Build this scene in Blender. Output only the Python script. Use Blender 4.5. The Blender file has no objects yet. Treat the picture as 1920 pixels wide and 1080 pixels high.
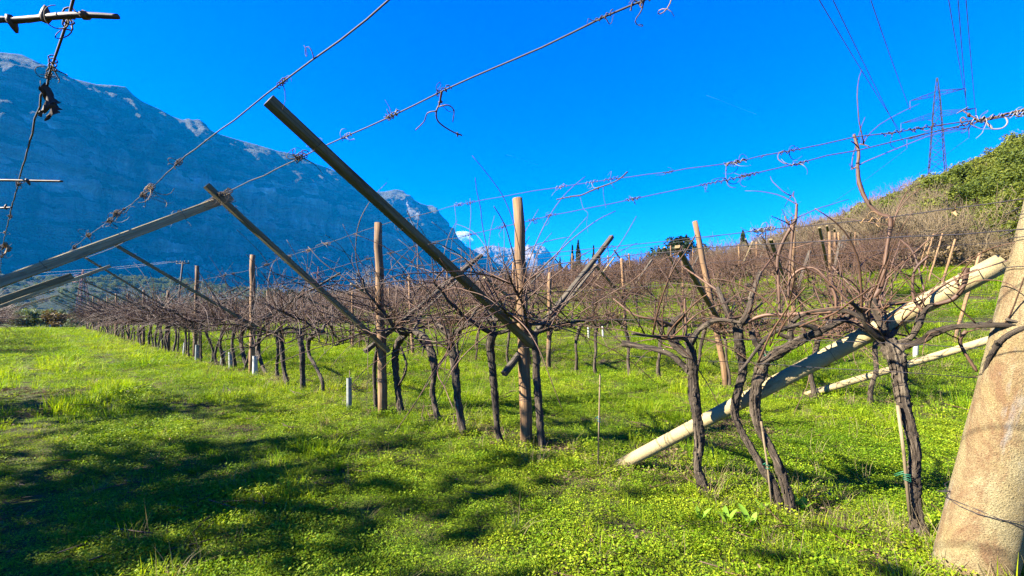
import bpy, math, random
import numpy as np
from mathutils import Vector, noise as mnoise

R = math.radians
scene = bpy.context.scene
COL = scene.collection

# ------------------------------------------------------------------ camera
CAM_H = 1.4
FPX, CX, CY = 805.0, 960.0, 590.0            # focal length in photo pixels, vanishing centre
cam_d = bpy.data.cameras.new('camera')
cam = bpy.data.objects.new('camera', cam_d)
COL.objects.link(cam)
cam.location = (0, 0, CAM_H)
cam.rotation_euler = (R(90), 0, 0)
cam_d.sensor_width = 36
cam_d.lens = 36 * FPX / 1920
cam_d.shift_y = (CY - 540) / 1920
cam_d.clip_start = 0.05
cam_d.clip_end = 30000
scene.camera = cam

# ------------------------------------------------------------------ sky, sun, exposure
SUN_AZ, SUN_EL = R(-104), R(33)               # azimuth clockwise from +Y
world = bpy.data.worlds.new('World')
scene.world = world
world.use_nodes = True
wt = world.node_tree
wt.nodes.clear()
w_out = wt.nodes.new('ShaderNodeOutputWorld')
w_bg = wt.nodes.new('ShaderNodeBackground')
w_sky = wt.nodes.new('ShaderNodeTexSky')
w_sky.sky_type = 'NISHITA'
w_sky.sun_disc = False
w_sky.sun_elevation = SUN_EL
w_sky.sun_rotation = SUN_AZ
w_sky.air_density = 1.0
w_sky.dust_density = 0.0
w_sky.ozone_density = 3.0
w_sat = wt.nodes.new('ShaderNodeHueSaturation')
w_sat.inputs['Saturation'].default_value = 1.4
w_mul = wt.nodes.new('ShaderNodeMix')
w_mul.data_type = 'RGBA'
w_mul.blend_type = 'MULTIPLY'
w_mul.inputs['Factor'].default_value = 1.0
w_mul.inputs['B'].default_value = (0.06, 0.32, 0.86, 1)
w_gam = wt.nodes.new('ShaderNodeGamma')
w_gam.inputs['Gamma'].default_value = 1.2
wt.links.new(w_sky.outputs['Color'], w_gam.inputs['Color'])
wt.links.new(w_gam.outputs['Color'], w_sat.inputs['Color'])
wt.links.new(w_sat.outputs['Color'], w_mul.inputs['A'])
wt.links.new(w_mul.outputs['Result'], w_bg.inputs['Color'])
wt.links.new(w_bg.outputs['Background'], w_out.inputs['Surface'])
w_bg.inputs['Strength'].default_value = 0.05

sun_d = bpy.data.lights.new('sun', 'SUN')
sun_d.energy = 5.0
sun_d.angle = R(0.55)
sun_d.color = (1.0, 0.93, 0.80)
sun = bpy.data.objects.new('sun', sun_d)
COL.objects.link(sun)
sdir = Vector((math.sin(SUN_AZ) * math.cos(SUN_EL), math.cos(SUN_AZ) * math.cos(SUN_EL), math.sin(SUN_EL)))
sun.rotation_euler = (-sdir).to_track_quat('-Z', 'Y').to_euler()
sun.location = sdir * 50

vs = scene.view_settings
vs.view_transform = 'Standard'
vs.look = 'None'
vs.exposure = 2.78
vs.gamma = 1.0
vs.use_curve_mapping = False
scene.cycles.use_denoising = True
scene.cycles.denoising_input_passes = 'RGB_ALBEDO_NORMAL'
scene.cycles.denoising_prefilter = 'NONE'
scene.cycles.max_bounces = 6
scene.cycles.diffuse_bounces = 3
scene.cycles.transmission_bounces = 4
scene.cycles.transparent_max_bounces = 6
scene.cycles.caustics_reflective = False
scene.cycles.caustics_refractive = False

# ------------------------------------------------------------------ frames of reference
UX, UY = -0.745, 0.667                         # along the vine rows (away, to the left)
NX, NY = 0.667, 0.745                          # across the rows (away, to the right)
ROW_ANG = math.atan2(NY, NX)


def ordinal(k):
    one = ['', 'first', 'second', 'third', 'fourth', 'fifth', 'sixth', 'seventh', 'eighth', 'ninth', 'tenth', 'eleventh', 'twelfth', 'thirteenth',
           'fourteenth', 'fifteenth', 'sixteenth', 'seventeenth', 'eighteenth', 'nineteenth']
    ten = ['', '', 'twent', 'thirt', 'fort', 'fift', 'sixt', 'sevent', 'eight']
    return one[k] if k < 20 else ten[k // 10] + ('ieth' if k % 10 == 0 else 'y-' + one[k % 10])


def SN(s, n, z=0.0):
    return np.array([s * UX + n * NX, s * UY + n * NY, z])


def smooth(a, b, x):
    t = np.clip((np.asarray(x, float) - a) / (b - a), 0, 1)
    return t * t * (3 - 2 * t)


_nn = np.linspace(-50, 60, 1101)
_slope = 0.19 * smooth(7.5, 13, _nn) * (1 - 0.45 * smooth(20, 33, _nn))
_F = np.concatenate([[0], np.cumsum(_slope[1:] * (_nn[1] - _nn[0]))])


def zt(x, y):
    """height of the ground"""
    x = np.asarray(x, float)
    y = np.asarray(y, float)
    s = x * UX + y * UY
    n = x * NX + y * NY
    k = 1 - 0.35 * smooth(15, 60, s)
    f = np.interp(np.minimum(n, 40), _nn, _F) * k
    f40 = np.interp(40, _nn, _F) * k
    zc = np.interp(s, [-90, -10, -3, 5, 12, 27, 65, 130], [34, 18.5, 15, 11.5, 8.8, 7.2, 5.6, 3])
    w = 1 - smooth(0, 25, s)
    z = f + (zc - f40) * smooth(40, 84, n)
    z = z + np.clip(n - 84, 0, 190) * (0.19 * w - 0.05 * (1 - w))
    z = z * (1 - smooth(90, 170, s))
    z = z * (1 - smooth(500, 900, np.hypot(x, y)))
    und = 0.02 * np.sin(x * 1.9 + 1.3 * np.sin(y * 1.1)) * np.cos(y * 1.6 + 0.8) + 0.03 * np.sin(x * .53 + y * .37)
    return z + und


def zg(x, y):
    return float(zt(x, y))


def on_depth(x, y, d):
    return np.array([(x - CX) / FPX * d, d, CAM_H + (CY - y) / FPX * d])


def on_n(x, y, n):
    r = (x - CX) / FPX
    return on_depth(x, y, n / (NY + NX * r))


def on_s(x, y, s):
    r = (x - CX) / FPX
    return on_depth(x, y, s / (UY + UX * r))


def on_z(x, y, z):
    return on_depth(x, y, (z - CAM_H) * FPX / (CY - y))


def on_ground(x, y):
    lo, hi = 0.5, 400.0
    for d in np.geomspace(1, 300, 400):
        p = on_depth(x, y, d)
        if p[2] <= zg(p[0], p[1]):
            hi = d
            break
    p = on_depth(x, y, hi)
    p[2] = zg(p[0], p[1])
    return p


def sn_of(p):
    return p[0] * UX + p[1] * UY, p[0] * NX + p[1] * NY


# ------------------------------------------------------------------ materials
MATS = {}


def newmat(name):
    m = bpy.data.materials.new(name)
    m.use_nodes = True
    nt = m.node_tree
    for nd in list(nt.nodes):
        if nd.type != 'OUTPUT_MATERIAL':
            nt.nodes.remove(nd)
    MATS[name] = m
    return m, nt


def N(nt, typ, **kw):
    nd = nt.nodes.new(typ)
    for k, v in kw.items():
        if k in nd.inputs:
            nd.inputs[k].default_value = v
        else:
            setattr(nd, k, v)
    return nd


def coords(nt, kind, scale):
    mp = N(nt, 'ShaderNodeMapping')
    mp.inputs['Scale'].default_value = scale
    if kind == 'tc':
        a = N(nt, 'ShaderNodeAttribute', attribute_name='tc')
        nt.links.new(a.outputs['Vector'], mp.inputs['Vector'])
    elif kind == 'world':
        a = N(nt, 'ShaderNodeNewGeometry')
        nt.links.new(a.outputs['Position'], mp.inputs['Vector'])
    else:
        a = N(nt, 'ShaderNodeTexCoord')
        nt.links.new(a.outputs['Object'], mp.inputs['Vector'])
    return mp.outputs['Vector']


def noise_fac(nt, vec, scale, detail=4, rough=0.6, lo=0.3, hi=0.7, dist=0.0):
    n = N(nt, 'ShaderNodeTexNoise', Scale=scale, Detail=detail, Roughness=rough, Distortion=dist)
    nt.links.new(vec, n.inputs['Vector'])
    mr = N(nt, 'ShaderNodeMapRange')
    mr.inputs['From Min'].default_value = lo
    mr.inputs['From Max'].default_value = hi
    nt.links.new(n.outputs['Fac'], mr.inputs['Value'])
    return mr.outputs['Result']


def ramp(nt, fac, cols):
    r = N(nt, 'ShaderNodeValToRGB')
    e = r.color_ramp.elements
    while len(e) < len(cols):
        e.new(0.5)
    for el, (p, c) in zip(e, cols):
        el.position = p
        el.color = (c[0], c[1], c[2], 1)
    nt.links.new(fac, r.inputs['Fac'])
    return r.outputs['Color']


def mixc(nt, fac, a, b, mode='MIX'):
    m = N(nt, 'ShaderNodeMix')
    m.data_type = 'RGBA'
    m.blend_type = mode
    for sock, v in (('Factor', fac), ('A', a), ('B', b)):
        if isinstance(v, (int, float)):
            m.inputs[sock].default_value = v
        elif isinstance(v, tuple):
            m.inputs[sock].default_value = (v[0], v[1], v[2], 1)
        else:
            nt.links.new(v, m.inputs[sock])
    return m.outputs['Result']


def finish(nt, col, rough=0.8, height=None, bump=0.3, dist=0.01, spec=0.3, metal=0.0):
    out = [n for n in nt.nodes if n.type == 'OUTPUT_MATERIAL'][0]
    p = N(nt, 'ShaderNodeBsdfPrincipled')
    p.inputs['Roughness'].default_value = rough
    p.inputs['Specular IOR Level'].default_value = spec
    p.inputs['Metallic'].default_value = metal
    if isinstance(col, tuple):
        p.inputs['Base Color'].default_value = (col[0], col[1], col[2], 1)
    else:
        nt.links.new(col, p.inputs['Base Color'])
    if height is not None:
        b = N(nt, 'ShaderNodeBump', Strength=bump, Distance=dist)
        nt.links.new(height, b.inputs['Height'])
        nt.links.new(b.outputs['Normal'], p.inputs['Normal'])
    nt.links.new(p.outputs['BSDF'], out.inputs['Surface'])
    return p


def fibre_mat(name, cols, fine=60, lng=3, patch=4, stain=None, rough=0.85, bump=0.6, dist=0.004):
    """wood or bark: streaks that run along the piece, plus patches"""
    m, nt = newmat(name)
    v = coords(nt, 'tc', (1, 1, lng / fine))
    f = noise_fac(nt, v, fine, 6, 0.65, 0.3, 0.7, 0.6)
    v2 = coords(nt, 'tc', (1, 1, 0.5))
    g = noise_fac(nt, v2, patch, 4, 0.6, 0.35, 0.65)
    oi = N(nt, 'ShaderNodeObjectInfo')
    c1 = ramp(nt, f, [(0.0, cols[0]), (0.5, cols[1]), (1.0, cols[2])])
    c2 = mixc(nt, g, c1, mixc(nt, 0.6, c1, cols[3]))
    if stain:
        v3 = coords(nt, 'tc', (1, 1, .3))
        h = noise_fac(nt, v3, 9, 5, 0.7, 0.55, 0.7)
        c2 = mixc(nt, h, c2, stain)
    hs = N(nt, 'ShaderNodeHueSaturation')
    mr = N(nt, 'ShaderNodeMapRange')
    mr.inputs['To Min'].default_value = 0.75
    mr.inputs['To Max'].default_value = 1.25
    nt.links.new(oi.outputs['Random'], mr.inputs['Value'])
    nt.links.new(mr.outputs['Result'], hs.inputs['Value'])
    nt.links.new(c2, hs.inputs['Color'])
    finish(nt, hs.outputs['Color'], rough, f, bump, dist)
    return m


fibre_mat('bark', [(.012, .008, .005), (.048, .034, .021), (.18, .14, .09), (.03, .02, .012)], 55, 5, 6, bump=1.0, dist=.012)
fibre_mat('cane', [(.034, .017, .009), (.080, .040, .021), (.155, .09, .052), (.05, .029, .017)], 90, 6, 12, bump=.4, dist=.001, rough=.6)
fibre_mat('post_wood', [(.055, .028, .012), (.155, .084, .034), (.27, .165, .078), (.12, .08, .046)], 45, 2, 5, stain=(.07, .046, .028), bump=.7, dist=.004)
fibre_mat('beam_wood', [(.045, .032, .012), (.16, .118, .05), (.27, .21, .105), (.11, .085, .04)], 50, 2, 4, stain=(.04, .032, .018), bump=.7, dist=.004)
fibre_mat('beam_pale', [(.09, .068, .03), (.27, .215, .11), (.40, .33, .19), (.20, .165, .085)], 50, 2, 4, stain=(.09, .07, .035), bump=.7, dist=.004)  # beam wood lightened in colour to offset shade on the left-edge beams
fibre_mat('beam_dark', [(.02, .015, .009), (.062, .049, .031), (.125, .105, .072), (.045, .036, .024)], 50, 2, 4, stain=(.025, .02, .013), bump=.7, dist=.004)  # same wood darkened in colour to tone down sunlight on right-hand beams
fibre_mat('stake_wood', [(.11, .075, .036), (.19, .14, .075), (.27, .21, .125), (.13, .09, .05)], 60, 3, 6, bump=.3, dist=.002)
fibre_mat('pale_bark', [(.09, .07, .045), (.18, .15, .10), (.26, .22, .16), (.12, .09, .055)], 12, 2, 2, bump=.5, dist=.02)
fibre_mat('twig', [(.055, .039, .02), (.125, .093, .048), (.19, .15, .085), (.085, .055, .03)], 12, 2, 2, bump=.2, dist=.01)
fibre_mat('tendril', [(.025, .016, .010), (.065, .046, .030), (.14, .11, .08), (.04, .025, .015)], 120, 10, 30, bump=.2, dist=.001)
fibre_mat('tree_bark', [(.03, .024, .018), (.075, .06, .045), (.14, .115, .09), (.06, .05, .04)], 10, 1.5, 2, bump=.8, dist=.03)


def mixf(nt, fac, k):
    m = N(nt, 'ShaderNodeMath', operation='MULTIPLY')
    m.inputs[1].default_value = k
    nt.links.new(fac, m.inputs[0])
    return m.outputs[0]


def concrete_mat(name, rust):
    m, nt = newmat(name)
    v = coords(nt, 'tc', (1, 1, 1))
    grain = noise_fac(nt, v, 170, 4, .7, .32, .68)
    patch = noise_fac(nt, v, 5, 5, .65, .35, .65)
    c = ramp(nt, grain, [(0, (.075, .058, .027)), (.35, (.185, .15, .074)), (1, (.285, .24, .13))])
    c = mixc(nt, patch, c, mixc(nt, 1.0, c, (.86, .78, .64), 'MULTIPLY'))
    if not rust:
        c = mixc(nt, .55, mixc(nt, 1.0, c, (1.55, 1.5, 1.4), 'MULTIPLY'), (.25, .198, .10))
    if rust:
        v2 = coords(nt, 'tc', (1, 1, .45))
        r1 = mixf(nt, noise_fac(nt, v2, 2.6, 8, .75, .47, .60, .9), .85)
        c = mixc(nt, r1, c, mixc(nt, grain, (.075, .035, .014), (.15, .08, .036)))
        r2 = noise_fac(nt, coords(nt, 'tc', (1, 1, .25)), 7, 5, .6, .58, .72)
        c = mixc(nt, r2, c, (.21, .205, .185))
    else:
        st = noise_fac(nt, coords(nt, 'tc', (1, 1, .3)), 11, 5, .7, .6, .74)
        c = mixc(nt, st, c, (.13, .095, .05))
    vo = N(nt, 'ShaderNodeTexVoronoi', Scale=110.0)
    nt.links.new(v, vo.inputs['Vector'])
    pit = N(nt, 'ShaderNodeMapRange')
    pit.inputs['From Min'].default_value = .08
    pit.inputs['From Max'].default_value = .22
    nt.links.new(vo.outputs['Distance'], pit.inputs['Value'])
    add = N(nt, 'ShaderNodeMath', operation='ADD')
    nt.links.new(pit.outputs['Result'], add.inputs[0])
    nt.links.new(grain, add.inputs[1])
    lump = N(nt, 'ShaderNodeMath', operation='MULTIPLY_ADD')
    lump.inputs[1].default_value = 2.2
    nt.links.new(noise_fac(nt, v, 16, 6, .7, .25, .75, .5), lump.inputs[0])
    nt.links.new(add.outputs[0], lump.inputs[2])
    finish(nt, c, .9, lump.outputs[0], .8 if rust else .45, .005 if rust else .003)


concrete_mat('concrete', True)
concrete_mat('strut_concrete', False)


def plain(name, col, rough=.5, metal=0.0, spec=.4):
    m, nt = newmat(name)
    v = coords(nt, 'object', (1, 1, 1))
    f = noise_fac(nt, v, 14, 4, .6, .3, .7)
    c = mixc(nt, f, tuple(x * .72 for x in col), tuple(min(1, x * 1.15) for x in col))
    finish(nt, c, rough, f, .15, .002, spec, metal)


plain('wire_metal', (.016, .012, .015), .7, 0.0)
plain('power_cable', (.012, .013, .02), .6, .0)
plain('pylon_steel', (.012, .013, .018), .8, .0)
plain('pylon_red', (.12, .03, .025), .7)
plain('tube_grey', (.17, .18, .155), .6)
plain('tube_white', (.30, .295, .26), .6)
plain('tie_green', (.012, .10, .05), .5)
plain('tie_blue', (.015, .12, .16), .5)
plain('tie_white', (.14, .13, .12), .6)
plain('insulator', (.035, .038, .04), .5)
plain('plaster', (.62, .58, .5), .85)
plain('roof_tile', (.35, .15, .09), .85)
plain('dead_leaf', (.04, .026, .016), .8)
plain('pale_leaf', (.20, .12, .05), .8)


def leaf_mat(name, c_dark, c_mid, c_light, trans=.45, patch=.35, rough=.6, spec=.12):
    """thin leaves that let light through; tone drifts over the ground and from plant to plant"""
    m, nt = newmat(name)
    out = [n for n in nt.nodes if n.type == 'OUTPUT_MATERIAL'][0]
    v = coords(nt, 'world', (1, 1, 1))
    g = noise_fac(nt, v, patch, 4, .6, .33, .67)
    oi = N(nt, 'ShaderNodeObjectInfo')
    gi = N(nt, 'ShaderNodeNewGeometry')
    ad = N(nt, 'ShaderNodeMath', operation='MULTIPLY_ADD')
    ad.inputs[1].default_value = .38
    nt.links.new(oi.outputs['Random'], ad.inputs[0])
    sc = N(nt, 'ShaderNodeMath', operation='MULTIPLY')
    sc.inputs[1].default_value = .35
    nt.links.new(g, sc.inputs[0])
    nt.links.new(sc.outputs[0], ad.inputs[2])
    ad2 = N(nt, 'ShaderNodeMath', operation='MULTIPLY_ADD')
    ad2.inputs[1].default_value = .42
    nt.links.new(gi.outputs['Random Per Island'], ad2.inputs[0])
    nt.links.new(ad.outputs[0], ad2.inputs[2])
    c = ramp(nt, ad2.outputs[0], [(.1, c_dark), (.5, c_mid), (.95, c_light)])
    p = N(nt, 'ShaderNodeBsdfPrincipled')
    p.inputs['Roughness'].default_value = rough
    p.inputs['Specular IOR Level'].default_value = spec
    nt.links.new(c, p.inputs['Base Color'])
    t = N(nt, 'ShaderNodeBsdfTranslucent')
    tc = mixc(nt, 1.0, c, (1.25, 1.25, .5), 'MULTIPLY')
    nt.links.new(tc, t.inputs['Color'])
    mx = N(nt, 'ShaderNodeMixShader')
    mx.inputs['Fac'].default_value = trans
    nt.links.new(p.outputs['BSDF'], mx.inputs[1])
    nt.links.new(t.outputs['BSDF'], mx.inputs[2])
    nt.links.new(mx.outputs['Shader'], out.inputs['Surface'])


leaf_mat('herb', (.028, .080, .003), (.118, .200, .005), (.30, .33, .018), .38)
leaf_mat('grass_blade', (.038, .105, .003), (.14, .23, .004), (.32, .36, .012), .42)
leaf_mat('straw', (.10, .075, .035), (.19, .145, .07), (.28, .22, .12), .3)
leaf_mat('litter', (.05, .03, .017), (.10, .065, .036), (.18, .125, .075), .15, rough=.8)
leaf_mat('broad_leaf', (.10, .22, .02), (.17, .30, .03), (.24, .38, .05), .5)
leaf_mat('evergreen', (.025, .042, .006), (.075, .095, .011), (.16, .165, .024), .25, .06)
leaf_mat('conifer', (.007, .02, .010), (.017, .036, .014), (.035, .06, .022), .15, .1)
leaf_mat('olive_leaf', (.05, .07, .03), (.10, .13, .06), (.19, .22, .12), .2, .06)
leaf_mat('dry_shrub', (.06, .04, .02), (.12, .085, .04), (.19, .14, .07), .2, .06)

# ------------------------------------------------------------------ mesh building


class MB:
    def __init__(self):
        self.v, self.f, self.tc, self.mi, self.n = [], [], [], [], 0

    def add(self, verts, faces, tc=None, mi=0):
        verts = np.asarray(verts, float)
        self.v.append(verts)
        self.tc.append(verts.copy() if tc is None else np.asarray(tc, float))
        o = self.n
        self.f.extend([tuple(i + o for i in f) for f in faces])
        self.mi.extend([mi] * len(faces))
        self.n += len(verts)

    def tube(self, pts, rad, sides=6, rough=0.0, seed=0, res=None, mi=0, cap=True, freq=9.0):
        pts = np.asarray(pts, float)
        rad = np.asarray(rad, float) * np.ones(len(pts))
        if res:
            pts, rad = spline(pts, rad, res)
        m = len(pts)
        t = np.gradient(pts, axis=0)
        t /= np.linalg.norm(t, axis=1, keepdims=True) + 1e-12
        a = np.array([0, 0, 1.0]) if abs(t[0][2]) < .9 else np.array([1.0, 0, 0])
        x = np.cross(t[0], a)
        x /= np.linalg.norm(x)
        xs = [x]
        for i in range(1, m):
            x = x - t[i] * np.dot(x, t[i])
            x /= np.linalg.norm(x) + 1e-12
            xs.append(x)
        xs = np.array(xs)
        ys = np.cross(t, xs)
        ln = np.concatenate([[0], np.cumsum(np.linalg.norm(np.diff(pts, axis=0), axis=1))])
        th = np.linspace(0, 2 * math.pi, sides, endpoint=False)
        rr = np.ones((m, sides))
        if rough > 0:
            g = np.random.RandomState(seed)
            for k in range(7):
                kk = g.randint(1, 6)
                rr += rough / 2.4 * np.sin(kk * th[None, :] + g.uniform(-1, 1) * freq * ln[:, None] * (1 + k * .6) + g.uniform(0, 6.28)) * (.5 + .5 * np.sin(ln[:, None] * g.uniform(2, 22) + g.uniform(0, 6.28)))
            rr += rough * .35 * g.randn(m, sides)
        rr = rr * rad[:, None]
        P = pts[:, None, :] + xs[:, None, :] * (np.cos(th)[None, :, None] * rr[:, :, None]) + ys[:, None, :] * (np.sin(th)[None, :, None] * rr[:, :, None])
        r0 = max(rad.mean(), 1e-4)
        off = (seed * 1.37) % 50
        T = np.zeros((m, sides, 3))
        T[:, :, 0] = np.cos(th)[None, :] * r0 + off
        T[:, :, 1] = np.sin(th)[None, :] * r0
        T[:, :, 2] = ln[:, None] + off
        F = []
        for i in range(m - 1):
            b = i * sides
            for j in range(sides):
                k = (j + 1) % sides
                F.append((b + j, b + k, b + sides + k, b + sides + j))
        if cap and sides > 2:
            F.append(tuple(range(sides - 1, -1, -1)))
            F.append(tuple((m - 1) * sides + j for j in range(sides)))
        self.add(P.reshape(-1, 3), F, T.reshape(-1, 3), mi)
        return self

    def bar(self, p0, p1, w, h, up=(0, 0, 1), bev=.006, seed=0, mi=0, warp=0.0, segs=1):
        """a sawn bar with chamfered long edges from p0 to p1"""
        p0, p1 = np.asarray(p0, float), np.asarray(p1, float)
        t = p1 - p0
        L = np.linalg.norm(t)
        t /= L
        x = np.cross(t, np.asarray(up, float))
        x /= np.linalg.norm(x)
        y = np.cross(x, t)
        a, b = w / 2, h / 2
        c = min(bev, a * .5, b * .5)
        prof = [(a, b - c), (a - c, b), (-a + c, b), (-a, b - c), (-a, -b + c), (-a + c, -b), (a - c, -b), (a, -b + c)]
        g = np.random.RandomState(seed)
        V, T = [], []
        off = (seed * 1.71) % 40
        for i in range(segs + 1):
            u = i / segs
            o = x * (warp * math.sin(u * 3.1 + seed)) * (u * (1 - u) * 4) + y * warp * .5 * math.sin(u * 4 + seed * 2) * (u * (1 - u) * 4)
            for (px, py) in prof:
                j = 1 + (g.rand() - .5) * .06
                V.append(p0 + t * (L * u) + o + x * px * j + y * py * j)
                T.append((px + off, py, L * u + off))
        F = []
        k = 8
        for i in range(segs):
            for j in range(k):
                q = (j + 1) % k
                F.append((i * k + j, (i + 1) * k + j, (i + 1) * k + q, i * k + q))
        F.append(tuple(range(k)))
        F.append(tuple(segs * k + j for j in range(k - 1, -1, -1)))
        self.add(V, F, T, mi)
        return self

    def mesh(self, name, mats, smooth_=True):
        me = bpy.data.meshes.new(name)
        V = np.concatenate(self.v) if self.v else np.zeros((0, 3))
        me.from_pydata(V.tolist(), [], self.f)
        at = me.attributes.new('tc', 'FLOAT_VECTOR', 'POINT')
        at.data.foreach_set('vector', np.concatenate(self.tc).astype('f').ravel())
        for m in (mats if isinstance(mats, (list, tuple)) else [mats]):
            me.materials.append(MATS[m])
        me.polygons.foreach_set('material_index', np.array(self.mi, 'i'))
        me.polygons.foreach_set('use_smooth', np.full(len(self.f), smooth_))
        me.update()
        return me

    def build(self, name, mats, parent=None, smooth_=True):
        return link(name, self.mesh(name, mats, smooth_), parent)


def spline(pts, rad, res):
    """Catmull-Rom through the points, about res metres between samples"""
    P = np.vstack([2 * pts[0] - pts[1], pts, 2 * pts[-1] - pts[-2]])
    out, ro = [], []
    for i in range(1, len(P) - 2):
        L = np.linalg.norm(P[i + 1] - P[i])
        k = max(1, int(math.ceil(L / res)))
        for j in range(k):
            t = j / k
            a, b, c, d = P[i - 1], P[i], P[i + 1], P[i + 2]
            out.append(.5 * (2 * b + (c - a) * t + (2 * a - 5 * b + 4 * c - d) * t * t + (3 * b - a - 3 * c + d) * t ** 3))
            ro.append(rad[i - 1] * (1 - t) + rad[i] * t)
    out.append(pts[-1])
    ro.append(rad[-1])
    return np.array(out), np.array(ro)


def link(name, data, parent=None):
    o = bpy.data.objects.new(name, data)
    COL.objects.link(o)
    if parent is not None:
        o.parent = parent
        o.matrix_parent_inverse.identity()
    return o


def tag(o, label=None, cat=None, group=None, kind=None):
    if label:
        o['label'] = label
    if cat:
        o['category'] = cat
    if group:
        o['group'] = group
    if kind:
        o['kind'] = kind
    return o


def thing(name, loc, label, cat, group=None, rz=0.0):
    o = link(name, None)
    o.location = tuple(loc)
    o.rotation_euler = (0, 0, rz)
    return tag(o, label, cat, group)


def shifted(mb, loc):
    loc = np.asarray(loc, float)
    mb.v = [v - loc for v in mb.v]
    return mb


def part(name, mb, mats, parent, smooth_=True):
    """mesh written in world space, stored relative to its thing"""
    return shifted(mb, parent.location).build(name, mats, parent, smooth_)


def subpart(name, mb, mats, par, root, smooth_=True):
    return shifted(mb, root.location).build(name, mats, par, smooth_)


# ------------------------------------------------------------------ scattering for what nobody could count
def scatter(name, protos, pts, rot, scl, idx):
    coll = bpy.data.collections.new(name + '_kinds')
    for i, me in enumerate(protos):
        o = bpy.data.objects.new('%s_kind_%02d' % (name, i), me)
        coll.objects.link(o)
    me = bpy.data.meshes.new(name)
    me.from_pydata(np.asarray(pts).tolist(), [], [])
    n = len(pts)
    a = me.attributes.new('rot', 'FLOAT_VECTOR', 'POINT')
    a.data.foreach_set('vector', np.asarray(rot, 'f').reshape(n, 3).ravel())
    a = me.attributes.new('scl', 'FLOAT_VECTOR', 'POINT')
    a.data.foreach_set('vector', np.asarray(scl, 'f').reshape(n, 3).ravel())
    a = me.attributes.new('idx', 'INT', 'POINT')
    a.data.foreach_set('value', np.asarray(idx, 'i'))
    ob = link(name, me)
    ng = bpy.data.node_groups.new(name + '_scatter', 'GeometryNodeTree')
    ng.interface.new_socket('Geometry', in_out='INPUT', socket_type='NodeSocketGeometry')
    ng.interface.new_socket('Geometry', in_out='OUTPUT', socket_type='NodeSocketGeometry')
    gi = ng.nodes.new('NodeGroupInput')
    go = ng.nodes.new('NodeGroupOutput')
    ci = ng.nodes.new('GeometryNodeCollectionInfo')
    ci.inputs['Collection'].default_value = coll
    ci.inputs['Separate Children'].default_value = True
    ci.inputs['Reset Children'].default_value = True
    ip = ng.nodes.new('GeometryNodeInstanceOnPoints')
    ip.inputs['Pick Instance'].default_value = True

    def attr(nm, ty):
        x = ng.nodes.new('GeometryNodeInputNamedAttribute')
        x.data_type = ty
        x.inputs['Name'].default_value = nm
        return x.outputs['Attribute']
    ng.links.new(gi.outputs[0], ip.inputs['Points'])
    ng.links.new(ci.outputs[0], ip.inputs['Instance'])
    ng.links.new(attr('idx', 'INT'), ip.inputs['Instance Index'])
    ng.links.new(attr('rot', 'FLOAT_VECTOR'), ip.inputs['Rotation'])
    ng.links.new(attr('scl', 'FLOAT_VECTOR'), ip.inputs['Scale'])
    ng.links.new(ip.outputs[0], go.inputs[0])
    md = ob.modifiers.new('scatter', 'NODES')
    md.node_group = ng
    return ob


def quads(mb, cen, size, rng, up=0.0, aspect=1.0, mi=0):
    """many small leaf faces"""
    cen = np.asarray(cen, float)
    k = len(cen)
    a = rng.randn(k, 3)
    a[:, 2] *= (1 - up)
    a /= np.linalg.norm(a, axis=1, keepdims=True)
    b = np.cross(a, rng.randn(k, 3))
    b /= np.linalg.norm(b, axis=1, keepdims=True)
    s = size * rng.uniform(.6, 1.35, (k, 1))
    a = a * s
    b = b * s * .5 * aspect
    V = np.stack([cen - a, cen + b, cen + a, cen - b], 1).reshape(-1, 3)
    mb.add(V, [(4 * i, 4 * i + 1, 4 * i + 2, 4 * i + 3) for i in range(k)], None, mi)


# ================================================================== THE SETTING
# ------------------------------------------------------------------ ground
def ground_mat():
    m, nt = newmat('ground_soil')
    a = N(nt, 'ShaderNodeAttribute', attribute_name='tc')
    sep = N(nt, 'ShaderNodeSeparateXYZ')
    nt.links.new(a.outputs['Vector'], sep.inputs[0])
    w = coords(nt, 'world', (1, 1, 1))
    f1 = noise_fac(nt, w, 1.1, 6, .65, .36, .62)
    f2 = noise_fac(nt, w, 26, 5, .7, .3, .7)
    soil = ramp(nt, f2, [(0, (.022, .015, .009)), (.5, (.06, .042, .025)), (1, (.12, .088, .055))])
    green = ramp(nt, f2, [(0, (.012, .026, .002)), (.5, (.048, .088, .003)), (1, (.12, .17, .007))])
    c = mixc(nt, f1, soil, green)
    far = N(nt, 'ShaderNodeMapRange')
    far.inputs['From Min'].default_value = 36
    far.inputs['From Max'].default_value = 46
    nt.links.new(sep.outputs['Y'], far.inputs['Value'])
    dry = ramp(nt, noise_fac(nt, w, .12, 6, .7, .35, .65), [(0, (.09, .066, .035)), (.5, (.12, .10, .045)), (1, (.10, .12, .04))])
    c = mixc(nt, far.outputs['Result'], c, dry)
    wide = N(nt, 'ShaderNodeMapRange')
    wide.inputs['From Min'].default_value = 62
    wide.inputs['From Max'].default_value = 72
    nt.links.new(sep.outputs['X'], wide.inputs['Value'])
    val = ramp(nt, noise_fac(nt, w, .02, 6, .7, .35, .65), [(0, (.03, .042, .016)), (.5, (.05, .065, .02)), (1, (.07, .08, .03))])
    c = mixc(nt, wide.outputs['Result'], c, val)
    finish(nt, c, .95, f2, .8, .03, .1)


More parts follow.
